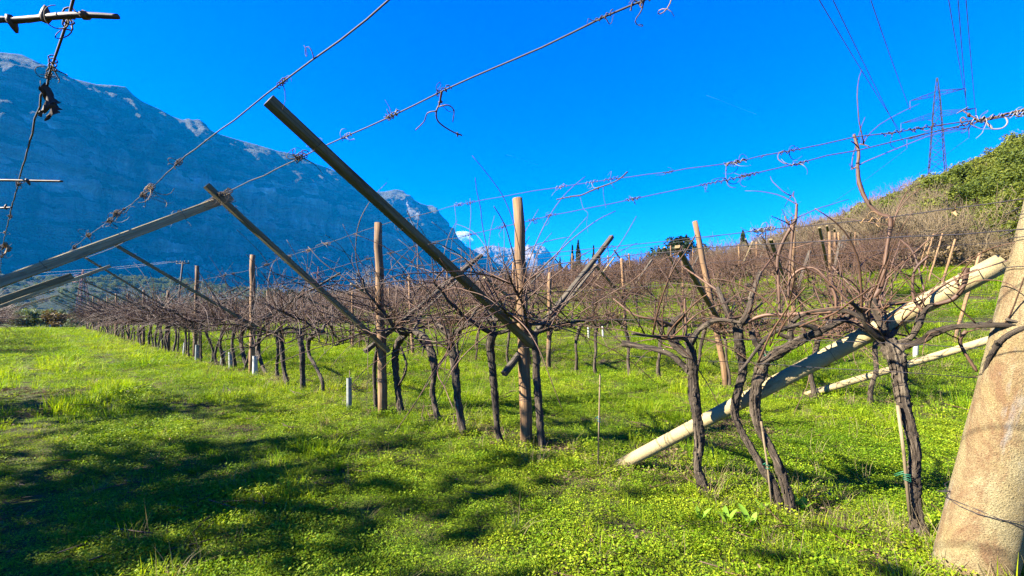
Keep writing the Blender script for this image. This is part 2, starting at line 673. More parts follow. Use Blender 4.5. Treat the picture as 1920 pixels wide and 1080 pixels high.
ground_mat()
rr = np.concatenate([[0.0], np.geomspace(.35, 120, 170), np.geomspace(130, 7000, 45)])
NA = 300
th = np.linspace(0, 2 * math.pi, NA, endpoint=False)
gx = (rr[:, None] * np.sin(th)[None, :]).ravel()
gy = (rr[:, None] * np.cos(th)[None, :]).ravel()
gz = zt(gx, gy)
gb = MB()
gf = []
for i in range(len(rr) - 1):
    for j in range(NA):
        k = (j + 1) % NA
        if i == 0:
            gf.append((j, NA + j, NA + k))
        else:
            gf.append((i * NA + j, (i + 1) * NA + j, (i + 1) * NA + k, i * NA + k))
gz[:NA] = gz[0]
gb.add(np.stack([gx, gy, gz], 1), gf, np.stack([gx * UX + gy * UY, gx * NX + gy * NY, gz], 1))
ground = gb.build('ground', 'ground_soil')
tag(ground, kind='structure')


# ------------------------------------------------------------------ mountains
def rock_mat(name, rock, wood, rock2, scale=1.0, wood_lo=.40, wood_hi=.66):
    m, nt = newmat(name)
    w = coords(nt, 'world', (1, 1, 1))
    wz = coords(nt, 'world', (1, 1, .16))
    wl = coords(nt, 'world', (.12, .12, 1.6))
    big = noise_fac(nt, w, .005 * scale, 9, .72, .36, .64, .3)
    streak = noise_fac(nt, wz, .013 * scale, 9, .72, .36, .64, .5)
    layer = noise_fac(nt, wl, .008 * scale, 9, .70, .40, .62, .5)
    fine = noise_fac(nt, w, .07 * scale, 7, .8, .3, .7)
    g = N(nt, 'ShaderNodeNewGeometry')
    sep = N(nt, 'ShaderNodeSeparateXYZ')
    nt.links.new(g.outputs['Normal'], sep.inputs[0])
    c = ramp(nt, streak, [(0, rock2), (.4, tuple(a * .4 + b * .6 for a, b in zip(rock, rock2))), (1, rock)])
    c = mixc(nt, layer, c, mixc(nt, 1.0, c, (.36, .35, .33), 'MULTIPLY'))
    c = mixc(nt, noise_fac(nt, w, .0016 * scale, 5, .6, .4, .62, .6), c, mixc(nt, 1.0, c, (.55, .55, .55), 'MULTIPLY'))
    c = mixc(nt, fine, mixc(nt, 1.0, c, (.72, .72, .72), 'MULTIPLY'), c)
    green = ramp(nt, fine, [(0, tuple(x * .5 for x in wood)), (.6, wood), (1, tuple(x * 1.6 for x in wood))])
    fl = N(nt, 'ShaderNodeMapRange')
    fl.inputs['From Min'].default_value = wood_lo
    fl.inputs['From Max'].default_value = wood_hi
    nz = N(nt, 'ShaderNodeMath', operation='MULTIPLY_ADD')
    nz.inputs[1].default_value = .5
    nt.links.new(big, nz.inputs[0])
    sb = N(nt, 'ShaderNodeMath', operation='ADD')
    sb.inputs[1].default_value = -.2
    nt.links.new(sep.outputs['Z'], sb.inputs[0])
    nt.links.new(sb.outputs[0], nz.inputs[2])
    nt.links.new(nz.outputs[0], fl.inputs['Value'])
    c = mixc(nt, mixf(nt, fl.outputs['Result'], .85), c, green)
    ad = N(nt, 'ShaderNodeMath', operation='ADD')
    nt.links.new(streak, ad.inputs[0])
    nt.links.new(layer, ad.inputs[1])
    finish(nt, c, .95, ad.outputs[0], 1.0, 22 / scale, .1)


rock_mat('mountain_rock', (.56, .52, .46), (.06, .06, .036), (.13, .12, .105), 1.0, .44, .60)
rock_mat('far_rock', (.62, .48, .36), (.12, .10, .07), (.26, .20, .16), .6, .5, .85)


def mountain(name, sky, depth_fn, foot, prof, mat, nu, nv, amp, seed, back=600):
    """a rock massif whose crest stands where the photo's skyline is: sky = crest (pixel x, pixel y)"""
    xs = np.array([p[0] for p in sky], float)
    ys = np.array([p[1] for p in sky], float)
    px = np.linspace(xs[0], xs[-1], nu)
    py = np.interp(px, xs, ys)
    D = depth_fn(px)
    cx = (px - CX) / FPX * D
    cy = D
    cz = CAM_H + (CY - py) / FPX * D
    tx, ty = np.gradient(cx), np.gradient(cy)
    ln = np.hypot(tx, ty)
    # facing the camera side
    nx_, ny_ = ty / ln, -tx / ln
    kern = np.ones(31) / 31
    pad = lambda q: np.convolve(np.pad(q, 15, mode='edge'), kern, 'valid')
    nx_, ny_ = pad(nx_), pad(ny_)
    V = np.zeros((nu, nv + 6, 3))
    vv = np.linspace(0, 1, nv)
    pu = [p[0] for p in prof]
    ph = [p[1] for p in prof]
    for i in range(nu):
        for j in range(nv):
            v = vv[j]
            sh = mnoise.fractal(Vector((cx[i] / 900, cy[i] / 900, seed + 3.3)), 1, 2, 3)
            q = np.interp(v + .10 * sh * math.sin(math.pi * v), np.linspace(0, 1, len(prof)), pu)
            h = np.interp(v + .10 * sh * math.sin(math.pi * v), np.linspace(0, 1, len(prof)), ph)
            off = foot * q
            z = cz[i] * h
            x = cx[i] + nx_[i] * off
            y = cy[i] + ny_[i] * off
            e = math.sin(math.pi * min(1, max(0, v))) ** .5
            b1 = mnoise.ridged_multi_fractal(Vector((x / 520 + seed, y / 520, z / 1500)), 1.0, 2.1, 6, 1.0, 2.0) - 1.0
            b2 = mnoise.fractal(Vector((x / 120, y / 120 + seed, z / 330)), .8, 2.1, 6)
            b3 = mnoise.fractal(Vector((x / 600, y / 600 + seed, z / 55)), .8, 2.1, 4)
            d = amp * e * (.65 * b1 + .6 * b2 + .32 * b3)
            V[i, j] = (x + nx_[i] * d, y + ny_[i] * d, z + e * amp * .25 * b2)
        for j in range(6):
            u = (j + 1) / 6
            V[i, nv + j] = (cx[i] - nx_[i] * back * u, cy[i] - ny_[i] * back * u, cz[i] * (1 - .9 * u ** 1.4))
    k = nv + 6
    F = [(i * k + j, (i + 1) * k + j, (i + 1) * k + j + 1, i * k + j + 1) for i in range(nu - 1) for j in range(k - 1)]
    b = MB()
    b.add(V.reshape(-1, 3), F)
    o = b.build(name, mat)
    tag(o, kind='structure')
    return o


SKY1 = [(-900, 120), (-600, 40), (-300, 62), (-120, 80), (0, 98), (40, 102), (70, 117), (100, 127), (135, 147), (180, 158), (215, 160), (236, 163), (250, 178), (268, 191), (300, 205),
        (325, 219), (343, 225), (352, 222), (362, 225), (372, 223), (384, 231), (394, 243), (410, 252), (450, 263), (480, 271), (520, 283), (560, 290), (592, 307), (624, 318),
        (650, 336), (668, 343), (690, 357), (705, 360), (722, 359), (742, 355), (757, 358), (764, 368), (788, 381), (800, 385), (812, 385), (822, 402), (832, 424), (842, 447), (858, 457), (880, 466),
        (900, 478), (930, 494), (960, 512), (1000, 545), (1040, 600)]
mountain('mountain', SKY1, lambda px: np.interp(px, [-900, 0, 500, 850, 1040], [1300, 1900, 2870, 4230, 5280]), 1020,
         [(1.0, -.02), (.82, .06), (.66, .13), (.53, .21), (.46, .30), (.42, .42), (.39, .53), (.36, .64), (.32, .73), (.23, .82), (.12, .92), (0, 1.0)],
         'mountain_rock', 620, 130, 95, 1.7)
SKY2 = [(800, 520), (840, 490), (870, 478), (893, 466), (905, 462), (925, 460), (940, 463), (955, 466), (965, 463), (978, 467), (990, 458), (1000, 463), (1010, 459), (1022, 463), (1030, 472), (1040, 490), (1052, 510), (1070, 535), (1100, 575)]
mountain('distant_mountain', SKY2, lambda px: np.interp(px, [800, 1100], [6300, 6600]), 1200,
         [(1.0, -.02), (.70, .15), (.48, .32), (.30, .5), (.20, .72), (.10, .9), (0, 1.0)], 'far_rock', 190, 70, 160, 7.9)

# low wooded slope across the valley
HS = [(-900, 500), (-300, 515), (-60, 528), (60, 522), (160, 526), (260, 524), (340, 528), (420, 540), (480, 548), (560, 556), (640, 552), (720, 556), (820, 552), (900, 560), (1000, 580), (1100, 596)]


def valley_mat():
    m, nt = newmat('valley_woods')
    w = coords(nt, 'world', (1, 1, 1))
    f = noise_fac(nt, w, .011, 6, .7, .34, .66)
    g = noise_fac(nt, w, .09, 5, .75, .3, .7)
    c = ramp(nt, f, [(0, (.018, .028, .012)), (.45, (.03, .042, .016)), (.75, (.05, .05, .025)), (1, (.075, .07, .04))])
    c = mixc(nt, g, mixc(nt, 1.0, c, (.5, .5, .5), 'MULTIPLY'), c)
    finish(nt, c, .95, g, 1.0, 5, .1)


valley_mat()
hs = mountain('hillside', HS, lambda px: np.interp(px, [-900, 300, 1100], [900, 1000, 1300]), 480,
              [(1.0, -.03), (.7, .25), (.4, .55), (.15, .85), (0, 1.0)], 'valley_woods', 220, 40, 26, 4.2, 260)


# ------------------------------------------------------------------ air between here and the mountains
def haze_box():
    m = bpy.data.materials.new('haze_air')
    m.use_nodes = True
    nt = m.node_tree
    for nd in list(nt.nodes):
        if nd.type != 'OUTPUT_MATERIAL':
            nt.nodes.remove(nd)
    out = nt.nodes[0]
    pv = nt.nodes.new('ShaderNodeVolumePrincipled')
    pv.inputs['Color'].default_value = (.0, .38, 1.0, 1)
    pv.inputs['Density'].default_value = HAZE
    pv.inputs['Anisotropy'].default_value = 0.0
    nt.links.new(pv.outputs['Volume'], out.inputs['Volume'])
    b = MB()
    x0, x1, y0, y1, z0, z1 = -11000, 11000, -7500, 11000, -60, 1750
    b.add([(x0, y0, z0), (x1, y0, z0), (x1, y1, z0), (x0, y1, z0), (x0, y0, z1), (x1, y0, z1), (x1, y1, z1), (x0, y1, z1)],
          [(0, 3, 2, 1), (4, 5, 6, 7), (0, 1, 5, 4), (1, 2, 6, 5), (2, 3, 7, 6), (3, 0, 4, 7)])
    MATS['haze_air'] = m
    o = b.build('haze', 'haze_air', None, False)
    tag(o, kind='stuff')
    o.display_type = 'WIRE'


HAZE = 5e-5
haze_box()

# ================================================================== THE TRELLIS
rng = np.random.RandomState(11)
ROWS = [3.45 + 5.45 * k for k in range(7)]       # distance of each vine row across the field
ROW_WORD = ['first', 'second', 'third', 'fourth', 'fifth', 'sixth', 'seventh']


def pole_mb(base, top, r, seed, sides=10):
    base, top = np.asarray(base, float), np.asarray(top, float)
    b = MB()
    k = 9
    pts = [base + (top - base) * i / (k - 1) for i in range(k)]
    pts[0] = pts[0] - np.array([0, 0, .25])
    g = np.random.RandomState(seed)
    pts = [p + np.array([g.randn(), g.randn(), 0]) * .006 for p in pts]
    rad = [r * (1.06 - .16 * i / (k - 1)) for i in range(k)]
    rad[-1] *= .96
    b.tube(pts, rad, sides, .035, seed, None, 0, True, 2)
    return b


def ring_mb(c, axis, r, wr, turns=2.3, seed=0):
    """wire wound round a post"""
    c = np.asarray(c, float)
    axis = np.asarray(axis, float) / np.linalg.norm(axis)
    x = np.cross(axis, [1, .3, 0])
    x /= np.linalg.norm(x)
    y = np.cross(axis, x)
    g = np.random.RandomState(seed)
    k = int(turns * 14)
    P = []
    for i in range(k + 1):
        a = i / 14 * 2 * math.pi
        P.append(c + (x * math.cos(a) + y * math.sin(a)) * r + axis * (i / k * .045 + .01 * math.sin(a + g.rand())))
    P.append(P[-1] + x * .05 - axis * .03)
    return MB().tube(P, wr, 4)


def frame_thing(label, base, top, r, beams, group=None, detail=1, seed=0, mat='post_wood', loops=(), bmats=None):
    """post with the slanting beams bolted to it"""
    t = thing('pergola_support', base, label, 'pergola support', group)
    p = part('post', pole_mb(base, top, r, seed, 12 if detail > 1 else 8), mat, t)
    ax = np.asarray(top) - np.asarray(base)
    for i, (a, b, w, h) in enumerate(beams):
        m = MB().bar(a, b, w, h, (0, 0, 1), .007, seed * 7 + i, 0, .015, 6 if detail > 1 else 2)
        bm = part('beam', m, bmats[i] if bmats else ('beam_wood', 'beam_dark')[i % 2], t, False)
        if detail > 1:
            for u in (.32, .62, .88):
                q = np.asarray(a) + (np.asarray(b) - np.asarray(a)) * u
                subpart('wire_loop', ring_mb(q, np.asarray(b) - np.asarray(a), max(w, h) * .62, .0016, 1.4, seed + i), 'wire_metal', bm, t)
    for z in loops:
        u = z / ax[2]
        part('wire_loop', ring_mb(np.asarray(base) + ax * u, ax, r * 1.08, .0035, 2.6, seed), 'wire_metal', t)
    return t


POSTS1 = []
# the four nearest posts of the first row, read off the photograph
specs = [
    ('slim wooden post with crossing beams standing between the two grassy aisles, nearest the camera', (988, 835), (972, 372), .062,
     [((988, 648), (495, 195), .085, .06), ((955, 703), (1156, 443), .065, .055)]),
    ('second wooden post of the nearest row, its beam meeting another in a tall peak', (718, 778), (708, 418), .06,
     [((722, 658), (383, 350), .085, .055), ((690, 660), (908, 478), .075, .055)]),
    ('third wooden post of the nearest row with grey vine tube at its foot', (473, 700), (474, 478), .062,
     [((478, 613), (215, 460), .085, .055), ((466, 615), (640, 512), .075, .05)]),
    ('fourth wooden post of the nearest row with a long thin beam rising left', (366, 672), (370, 498), .062,
     [((370, 612), (158, 483), .075, .05), ((355, 604), (470, 540), .075, .05)]),
]
for i, (lab, b, tp, r, bs) in enumerate(specs):
    base = on_ground(*b)
    s0, n0 = sn_of(base)
    top = on_n(tp[0], tp[1], n0)
    beams = []
    for (a, e, w, h) in bs:
        A, E = on_s(a[0], a[1], s0), on_s(e[0], e[1], s0)
        off = np.array([UX, UY, 0]) * (.075 if len(beams) == 0 else -.075)
        beams.append((A - off, E - off, w, h))
    frame_thing(lab, base, top, r, beams, 'posts of the nearest row', 2, 31 + i, loops=(.45, 1.9) if i < 2 else (1.9,))
    POSTS1.append((s0, n0, base, top))

# farther posts of the first row
for i, s0 in enumerate([21.0, 26.0, 31, 36, 41, 46, 51, 56]):
    n0 = ROWS[0] + rng.randn() * .04
    b = SN(s0, n0)
    b[2] = zg(b[0], b[1])
    top = b + np.array([rng.randn() * .04, rng.randn() * .04, 2.75 + rng.randn() * .15])
    zb = b[2] + 1.12
    L = 2.35 + rng.randn() * .15
    be = [(SN(s0, n0 + .15, zb), SN(s0, n0 - L, zb + 1.5 + rng.randn() * .06), .075, .05)]
    if i % 3 != 2:
        be.append((SN(s0 + .1, n0 - .15, zb), SN(s0 + .1, n0 + L, zb + 1.45), .075, .05))
    frame_thing('%s wooden post of the nearest row, small, toward the aisle end' % ordinal(5 + i),
                b, top, .055, be, 'posts of the nearest row', 1, 60 + i)

# frames of the row left of the camera: their posts stand outside the picture, their beams reach in
LEFT = [(5.36, (433, 369), (-12, 533), .065, .08), (11.4, (136, 517), (0, 563), .06, .11), (16.1, (207, 499), (0, 575), .06, .08)]
lab0 = ['thick sunlit beam entering at the left edge and meeting a peak over the grassy aisle',
        'dark short board slanting in from the left edge below the thick sunlit beam',
        'thin beam from the left edge crossing another beam in front of the red lattice mast']
for i, (s0, a, e, w, h) in enumerate(LEFT):
    A, E = on_s(a[0], a[1], s0), on_s(e[0], e[1], s0)
    dirv = (E - A) / np.linalg.norm(E - A)
    nA = sn_of(A)[1]
    nE = sn_of(E)[1]
    k = (-2.2 - nA) / (nE - nA)
    E2 = A + (E - A) * k
    b = SN(s0, -2.05)
    b[2] = zg(b[0], b[1])
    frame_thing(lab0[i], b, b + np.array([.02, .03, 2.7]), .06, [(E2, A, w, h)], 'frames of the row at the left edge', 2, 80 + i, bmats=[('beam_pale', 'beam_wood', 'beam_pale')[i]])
for i, s0 in enumerate([21, 26, 31, 36, 41, 46, 51]):
    b = SN(s0, -2.0 + rng.randn() * .05)
    b[2] = zg(b[0], b[1])
    zb = b[2] + 1.12
    frame_thing('small far frame of the left edge row, %s beyond the thin crossing beam' % ordinal(i + 1),
                b, b + np.array([0, 0, 2.6]), .055, [(SN(s0, -2.2, zb), SN(s0, .55 + rng.rand() * .5, zb + 1.35 + rng.rand() * .2), .075, .05)],
                'far frames of the row at the left edge', 1, 90 + i)

# posts and frames of the rows behind
P2 = on_ground(1365, 728)
n2 = sn_of(P2)[1]
T2 = on_n(1303, 415, n2 - .1)
S2 = sn_of(P2)[0]
for k in range(1, 7):
    n0 = ROWS[k]
    for j, s0 in enumerate(np.arange(2.1, 58, 5.0)):
        s = s0 + rng.randn() * .25 + (.25 if k == 2 else 0)
        n = n0 + rng.randn() * .05
        if k == 1 and j == 1:
            s = 6.75
        if k == 1 and j == 0:
            base, top, s, n = P2, T2, S2, n2
        else:
            base = SN(s, n)
            base[2] = zg(base[0], base[1])
            top = base + np.array([rng.randn() * .10 - .06, rng.randn() * .06, 2.62 + rng.randn() * .18])
        zb = base[2] + 1.15
        sl = .19 * (1 if 8 < n < 22 else .6)
        L = 2.45 + rng.randn() * .25
        be = []
        if rng.rand() < .9 or (k == 1 and j < 3):
            be.append((SN(s + .09, n + .2, zb - .1), SN(s + .09, n - L, zb + 1.25 + rng.randn() * .1), .08, .055))
        if rng.rand() < .85:
            be.append((SN(s - .09, n - .2, zb - .05), SN(s - .09, n + L, zb + 1.45 + sl + rng.randn() * .1), .08, .055))
        if k == 1 and j == 0:
            lab = 'tall orange-brown post leaning left behind the long pale strut'
        elif k == 1 and j == 1:
            lab = 'upright wooden post just behind the nearest crossing beams, in the second row'
        elif k == 1:
            lab = '%s post of the second row counted from the pale struts' % ['first', 'second', 'third', 'fourth', 'fifth', 'sixth', 'seventh', 'eighth', 'ninth', 'tenth', 'eleventh', 'twelfth', 'thirteenth'][j]
        else:
            lab = '%s post from the hill end in the %s row, standing among brown canes' % (ordinal(j + 1), ROW_WORD[k])
        frame_thing(lab, base, top, .058, be, 'posts of the %s row' % ROW_WORD[k], 2 if k == 1 and j < 2 else 1, 120 + k * 20 + j)

# ------------------------------------------------------------------ concrete end post and struts
pb = on_ground(1822, 1074)
s0, n0 = sn_of(pb)
axis_top = on_n(1994, 372, n0)
ax = axis_top - pb
ep = thing('end_post', pb, 'thick leaning concrete post with rust stains at the right edge of the picture', 'post')
b = MB()
K = 26
pts = [pb + ax * (i / (K - 1)) * 1.35 for i in range(K)]
pts[0] = pb - ax / np.linalg.norm(ax) * .3
b.tube(pts, [.158 - .045 * i / (K - 1) for i in range(K)], 40, .012, 5, None, 0, True, 3)
part('shaft', b, 'concrete', ep)
for q, (u, r) in enumerate([(.12, .155), (.145, .155), (.60, .142), (.66, .141), (.70, .14)]):
    tilt = ax / np.linalg.norm(ax) + np.array([.25, .1, 0]) * (1 if q < 2 else .15) * (-1) ** q
    part('wire_loop', ring_mb(pb + ax * u * 1.35, tilt, r * 1.06, .0022, 1.15, q), 'wire_metal', ep)

sb = on_n(1136, 887, 3.45)
stp = on_n(1880, 492, 3.84)
st = thing('strut', sb, 'long pale concrete strut slanting up against the leaning concrete post', 'strut', 'concrete struts')
b = MB()
K = 22
v = stp - sb
pts = [sb - v * .015 + v * 1.015 * i / (K - 1) for i in range(K)]
b.tube(pts, [.052 + .006 * i / (K - 1) for i in range(K)], 24, .012, 8, None, 0, True, 3)
part('shaft', b, 'strut_concrete', st)
for u in (.28, .66):
    part('wire_loop', ring_mb(sb + v * u, v, .057, .0016, 1.2, int(u * 10)), 'wire_metal', st)

sb = on_ground(1517, 742)
ns = sn_of(sb)[1]
stp = on_n(1846, 640, ns)
stp = sb + (stp - sb) * 1.25
st = thing('strut', sb, 'second pale concrete strut lying low behind the thick gnarled vine', 'strut', 'concrete struts')
v = stp - sb
pts = [sb - v * .02 + v * 1.02 * i / 11 for i in range(12)]
part('shaft', MB().tube(pts, .055, 16, .02, 9, None, 0, True, 3), 'strut_concrete', st)
b = MB().tube([stp + v * .02 - np.array([0, 0, 1.6]), stp + v * .06 + np.array([0, 0, .3]), stp + v * .1 + np.array([0, 0, 1.2])], [.11, .1, .09], 14, .02, 3)
e2 = thing('end_post', stp, 'concrete end post of the second row hidden behind the leaning one', 'post')
part('shaft', b, 'concrete', e2)

# ends of the upper rows: a leaning post and its struts
for k in range(2, 7):
    n0 = ROWS[k]
    for q, (ds, lean) in enumerate([(-1.0, -.25), (-.6, .35)][:1]):
        s = ds
        base = SN(s, n0 + rng.randn() * .1)
        base[2] = zg(base[0], base[1])
        top = base + SN(lean * 1.7, 0, 2.0 - .35 * q)
        o = pole_mb(base, top, .034, 300 + k * 3 + q, 8)
        t = thing('end_post' if q == 0 else 'strut', base, 'pale %s closing the %s row at the foot of the wooded hill' % (('post', 'leaning strut')[q], ROW_WORD[k]), ('post', 'strut')[q], 'row ends below the hill')
        part('shaft', o, 'post_wood', t)

# ------------------------------------------------------------------ wires
def wiggle(pts, amp, seed, step=.25):
    pts = np.asarray(pts, float)
    P, _ = spline(pts, np.ones(len(pts)), step)
    g = np.random.RandomState(seed)
    off = g.randn(len(P), 3) * amp
    off[0] = off[-1] = 0
    return P + off


def curl(c, scale, seed, kind=0):
    """a dried tendril or tie left on a wire"""
    g = np.random.RandomState(seed)
    b = MB()
    c = np.asarray(c, float)
    if kind == 0:                                   # knot wound round the wire
        k = 26
        d = np.array([UX, UY, 0]) * scale * .045
        a = np.arange(k) * .85 + g.rand() * 6
        r = scale * (.007 + .004 * g.rand(k))
        P = c + np.linspace(-1, 1, k)[:, None] * d + np.stack([np.cos(a) * r * NX, np.cos(a) * r * NY, np.sin(a) * r], 1)
        b.tube(P, .0024 * scale ** .5, 4)
    for q in range(2 if kind == 0 else 1):          # loose curling ends
        k = 12
        dirn = np.array([g.randn() * .6, g.randn() * .6, -.9 * g.rand() - .1])
        P = [c]
        w = g.randn(3) * .9
        for i in range(k):
            dirn = dirn + np.cross(w, dirn) * .32 + g.randn(3) * .12
            dirn /= np.linalg.norm(dirn)
            P.append(P[-1] + dirn * .009 * scale * (1.6 if kind else 1))
        b.tube(np.array(P), np.linspace(.0024, .0011, len(P)) * scale ** .5, 4)
    return b


def wire(label, pts, r, seed, curls=(), amp=.0035, rand=0, back=0, group='trellis wires', mats=('tendril', 'tie_white', 'pale_leaf')):
    pts = [np.asarray(p, float) for p in pts]
    if back:
        d0 = (pts[0] - pts[1]) / np.linalg.norm(pts[0] - pts[1])
        d0[2] = 0
        pts = [pts[0] + d0 * back, pts[0] + d0 * back * .5] + pts
    P = wiggle(pts, amp, seed)
    t = thing('trellis_wire', P[0], label, 'wire', group)
    part('strand', MB().tube(P, r * 1.2, 6), 'wire_metal', t)
    g = np.random.RandomState(seed)
    for i, (q, sc) in enumerate(curls):
        j = int(np.argmin(np.linalg.norm(P - q, axis=1)))
        part('tendril', curl(P[j], sc, seed * 10 + i, 0), mats[0] if g.rand() < .75 else mats[1], t)
        if sc > 1.95:
            part('tendril', curl(P[j] + g.randn(3) * .008, sc * 1.1, seed * 10 + i + 500, 0), mats[0] if g.rand() < .6 else mats[2], t)
    for i in range(rand):
        j = g.randint(1, len(P) - 1)
        d = np.linalg.norm(P[j] - np.array([0, 0, CAM_H]))
        part('tendril', curl(P[j] + (P[j - 1] - P[j]) * g.rand(), .8 + g.rand() * .9, seed * 31 + i, 0 if g.rand() < .6 else 1), 'tendril' if g.rand() < .8 else 'pale_leaf', t)
    return P


Z = 2.62
# three wires overhead
P = [on_z(152, -40, Z), on_z(140, 0, Z), on_z(98, 120, Z), on_z(60, 250, Z), on_z(22, 390, Z), on_z(4, 470, Z), on_z(0, 520, Z)]
wire('dark wire hanging down the left edge with knotted dried leaves', P, .0042, 1,
     [(on_z(122, 52, Z), 1.9), (on_z(96, 125, Z), 1.7), (on_z(92, 150, Z), 1.2), (on_z(24, 345, Z), 1.5), (on_z(10, 405, Z), 1.6), (on_z(5, 462, Z), 2.6), (on_z(3, 480, Z), 2.0)], rand=4, back=4)
P = [on_z(790, -45, Z), on_z(730, 0, Z), on_z(530, 156, Z), on_z(335, 305, Z), on_z(285, 352, Z), on_z(212, 408, Z), on_z(140, 463, Z), on_z(92, 508, Z), on_z(76, 540, Z)]
wire('overhead wire slanting across the dark mountain down from the top edge', P, .0034, 2,
     [(on_z(533, 155, Z), 1.3), (on_z(336, 305, Z), 1.9), (on_z(284, 352, Z), 2.2), (on_z(270, 362, Z), 2.0), (on_z(218, 404, Z), 2.8), (on_z(205, 412, Z), 2.4), (on_z(170, 440, Z), 2.4), (on_z(140, 463, Z), 2.4), (on_z(120, 480, Z), 2.5)], rand=5, back=4)
P = [on_z(1290, -32, Z + .1), on_z(1208, 0, Z + .1), on_z(1130, 34, Z + .1), on_z(960, 113, Z + .1), on_z(828, 172, Z + .08), on_z(735, 217, Z + .06), on_z(650, 254, Z + .04), on_z(565, 295, Z + .02), on_z(425, 360, Z), on_z(322, 408, Z), on_z(215, 463, Z), on_z(160, 484, Z + .02)]
w3 = wire('long overhead wire running from the top edge past the tall beam to the peak', P, .0036, 3,
          [(on_z(1200, 4, Z + .1), 1.6), (on_z(1134, 33, Z + .1), 1.0), (on_z(828, 172, Z + .08), 1.5), (on_z(735, 217, Z + .06), 1.5), (on_z(722, 222, Z + .06), 1.7), (on_z(655, 252, Z + .04), 1.5), (on_z(570, 293, Z + .02), 2.1), (on_z(560, 297, Z + .02), 1.8), (on_z(430, 358, Z), 2.4), (on_z(412, 366, Z), 2.4), (on_z(340, 400, Z), 2.0)], rand=4, back=4)
n1 = ROWS[0] + .06
q = lambda x, y: on_n(x, y, n1)
P = [q(2050, 182), q(1920, 206), q(1850, 222), q(1740, 238), q(1605, 258), q(1480, 282), q(1380, 303), q(1290, 317), q(1180, 332), q(1110, 342), q(1000, 358), q(860, 384), q(800, 400), q(708, 424), q(590, 465), q(520, 487), q(474, 505), q(370, 527), q(305, 543)]
wire('upper wire strung along the tops of the nearest row of posts', P, .003, 4,
     [(q(1840, 224), 1.3), (q(1870, 216), 1.2), (q(1905, 209), 1.3), (q(1663, 250), 1.2), (q(1487, 281), 1.4), (q(1400, 298), 1.7), (q(1390, 300), 1.7), (q(1360, 305), 1.2), (q(1270, 319), 1.0), (q(1130, 340), 1.6), (q(1125, 341), 1.5), (q(884, 380), 1.6), (q(855, 385), 1.7), (q(612, 456), 2.0), (q(580, 468), 2.0), (q(540, 482), 2.4), (q(500, 494), 2.4), (q(440, 512), 2.2), (q(420, 516), 2.2), (q(350, 531), 2.4)], rand=8)
P = [q(2050, 196), q(1920, 214), q(1820, 232), q(1610, 280), q(1500, 305), q(1360, 338), q(1280, 354), q(1100, 391), q(1000, 412), q(880, 440), q(780, 462), q(712, 480), q(600, 510), q(474, 545), q(370, 553)]
wire('lower of the two close parallel wires above the nearest row', P, .003, 5,
     [(q(1860, 224), 1.2), (q(1890, 219), 1.2), (q(1512, 302), 1.2), (q(1480, 310), 1.2), (q(1362, 337), 1.7), (q(1320, 346), 1.1), (q(1210, 369), 1.3), (q(1170, 378), 1.6), (q(1040, 404), 1.5), (q(995, 412), 1.6), (q(940, 427), 1.8), (q(880, 440), 1.8), (q(820, 452), 1.6), (q(740, 473), 1.8)], rand=8)
P = [q(2050, 350), q(1920, 374), q(1840, 386), q(1780, 392), q(1640, 411), q(1487, 426), q(1300, 447), q(1060, 471), q(980, 478), q(840, 492), q(714, 507), q(600, 522), q(474, 548), q(366, 562)]
wire('wire at head height passing behind the tall curved cane', P, .0026, 6, [(q(1440, 431), 1.8), (q(1420, 433), 1.6), (q(1405, 434), 1.6), (q(1165, 460), 1.6), (q(880, 488), 1.8)], rand=6)
for i, (z, nn) in enumerate([(1.36, .05), (1.22, -.06), (1.05, .0)]):
    P = [SN(s, ROWS[0] + nn, z + .01 * math.sin(s * 2 + i)) for s in np.linspace(-.6, 58, 60)]
    wire(['thin wire level with the vine heads in the nearest row', 'thin wire just under the vine heads in the nearest row', 'lowest thin wire stretched along the nearest row of trunks'][i], P, .0019, 20 + i, rand=14 if i == 0 else 4)
# wires on the slopes of the pergola of the first rows
for i, (nn, z, k) in enumerate([(ROWS[0] - .9, 1.72, 0), (ROWS[0] + .9, 1.66, 0), (ROWS[0] + 1.9, 2.26, 0), (ROWS[1] - 1.9, 2.2, 1), (ROWS[1] - .9, 1.68, 1), (ROWS[1] + .05, 2.62, 1), (ROWS[1] + .9, 1.86, 1), (ROWS[2], 2.62, 2), (ROWS[1], 1.36, 1), (ROWS[2], 1.36, 2)]):
    pts = []
    for s in np.linspace(-1.0 if k or i == 0 else 1.5, 58, 60):
        a = SN(s, nn)
        b0 = SN(s, ROWS[k])
        a[2] = zg(b0[0], b0[1]) + z + .02 * math.sin(s * 1.26)
        pts.append(a)
    wire(['thin wire on the left slope of the nearest pergola', 'thin wire low on the right slope of the nearest pergola', 'thin wire high on the right slope of the nearest pergola',
          'thin wire high on the near slope of the second row', 'thin wire low on the near slope of the second row', 'thin wire along the post tops of the second row', 'thin wire on the far slope of the second row',
          'thin wire along the post tops of the third row', 'thin wire level with the vine heads in the second row', 'thin wire level with the vine heads in the third row'][i], pts, .0022, 40 + i, rand=18 if i in (2, 5) else 8)

